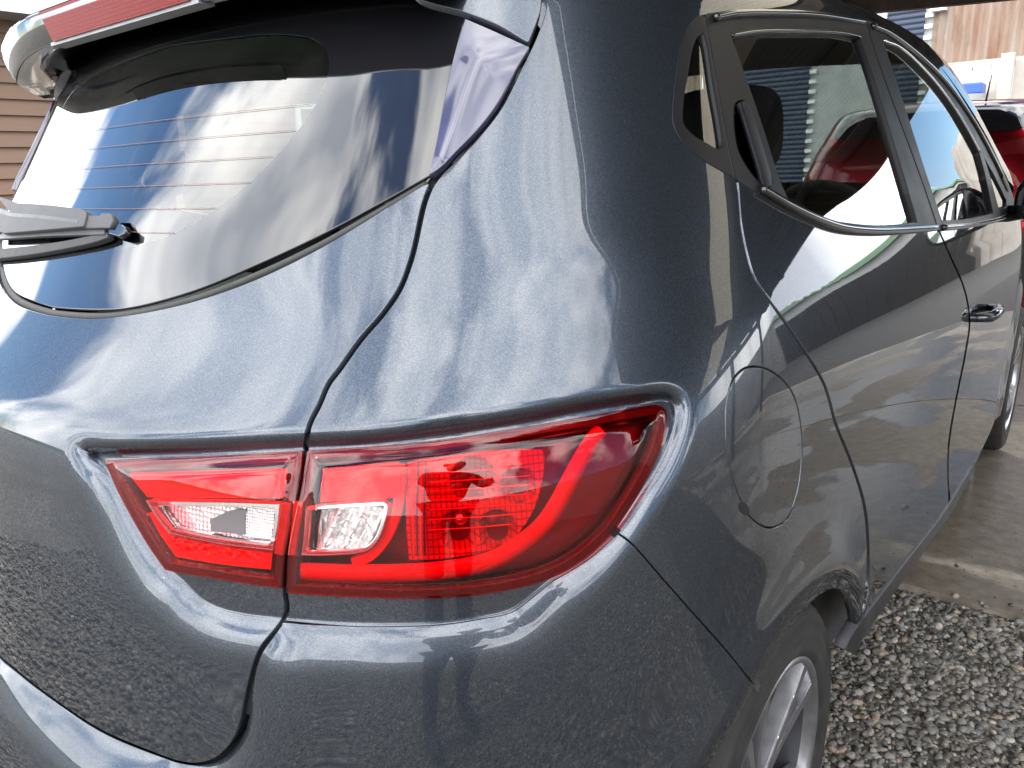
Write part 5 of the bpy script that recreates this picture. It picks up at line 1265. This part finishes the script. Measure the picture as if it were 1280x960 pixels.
for y in (.72,3.25):
    for sx in (1,-1):
        V, F_ = lathe([(.19,-.18),(.28,-.19),(.305,-.16),(.31,-.1),(.305,-.03),(.28,0),(.20,-.004),(.19,-.04),(.02,-.05)], 40); mesh_obj('wheel', [(sx*(v[0]+.86),v[1]+y,v[2]+.31) for v in V], F_, M['tyre'], red)
# ------------------------------------------------------------------ the photographer behind the camera (seen only as a reflection)
def skin_figure(name, joints, bones, mat, parent=None, sub=2):
    me = bpy.data.meshes.new(name); me.from_pydata([j[0] for j in joints], bones, []); o = bpy.data.objects.new(name, me); col.objects.link(o)
    md = o.modifiers.new('skin','SKIN'); md.use_smooth_shade = True
    for i, j in enumerate(joints): me.skin_vertices[0].data[i].radius = (j[1], j[2] if len(j) > 2 else j[1])
    me.skin_vertices[0].data[0].use_root = True
    s = o.modifiers.new('sub','SUBSURF'); s.levels = sub; s.render_levels = sub
    me.materials.append(mat)
    if parent: o.parent = parent
    return o
person = empty('person', (1.30,-.76,0)); tag(person, 'person in dark jacket and jeans holding up a phone, reflected in the paint', 'person')
M['jacket'] = simple('dark_jacket', (0.025,0.027,0.032), 0.85, noise=.2, nscale=20); M['jeans'] = simple('dark_jeans', (0.03,0.04,0.07), 0.9, noise=.25, nscale=30); M['skin'] = simple('skin', (0.45,0.27,0.19), 0.5); M['hair'] = simple('dark_hair', (0.02,0.015,0.012), 0.7)
skin_figure('legs', [((0,0,.94),.15,.11),((.09,0,.90),.095),((-.09,0,.90),.095),((.12,.02,.50),.065),((-.12,.02,.50),.065),((.13,-.01,.09),.045),((-.13,-.01,.09),.045),((.15,.15,.04),.04,.035),((-.15,.15,.04),.04,.035)], [(0,1),(0,2),(1,3),(2,4),(3,5),(4,6),(5,7),(6,8)], M['jeans'], person)
body_j = [((0,0,.95),.16,.11),((0,-.01,1.15),.155,.11),((0,0,1.36),.17,.115),((0,.01,1.47),.09,.08),((.19,.0,1.42),.07),((-.19,.0,1.42),.07),((.24,.12,1.20),.055),((-.24,.12,1.20),.055),((.02,.33,1.16),.04),((-.16,.36,1.16),.04)]
skin_figure('jacket', body_j, [(0,1),(1,2),(2,3),(2,4),(2,5),(4,6),(5,7),(6,8),(7,9)], M['jacket'], person)
skin_figure('head', [((0,.03,1.62),.085,.10),((0,.02,1.50),.055),((0,.03,1.70),.08,.095),((0,.12,1.60),.02)], [(0,1),(0,2),(0,3)], M['skin'], person)
skin_figure('hair', [((0,0,1.71),.085,.095),((0,-.05,1.64),.075)], [(0,1)], M['hair'], person)
for sx, hx in ((1,-.01),(-1,-.19)):
    for k, dz in enumerate((-.03,-.01,.01,.03)):
        V, F_ = tube([(hx,.36,1.15+dz),(hx+.02*sx,.40,1.15+dz),(hx+.0*sx,.43-.006*k,1.15+dz)], [.010,.009,.007], 6); mesh_obj('finger', V, F_, M['skin'], person)
    V, F_ = tube([(hx,.34,1.12),(hx,.40,1.12),(hx-.02*sx,.42,1.11)], [.013,.011,.008], 6); mesh_obj('thumb', V, F_, M['skin'], person)
    bm = bmesh.new(); add_box(bm, (hx-.015,.32,1.105), (hx+.015,.40,1.19), .01); bm_obj('palm', bm, M['skin'], person, True)
ph = empty('phone', tuple(CAM_POS-CF*.012)); tag(ph, 'black phone held up in front of the person', 'phone')
bm = bmesh.new(); add_box(bm, (-.075,-.037,-.004), (.075,.037,.004), .003); o = bm_obj('phone_body', bm, M['gloss_black'], ph); ph.rotation_euler = cam.matrix_world.to_euler()
o.location = (-.055,-.012,.004)
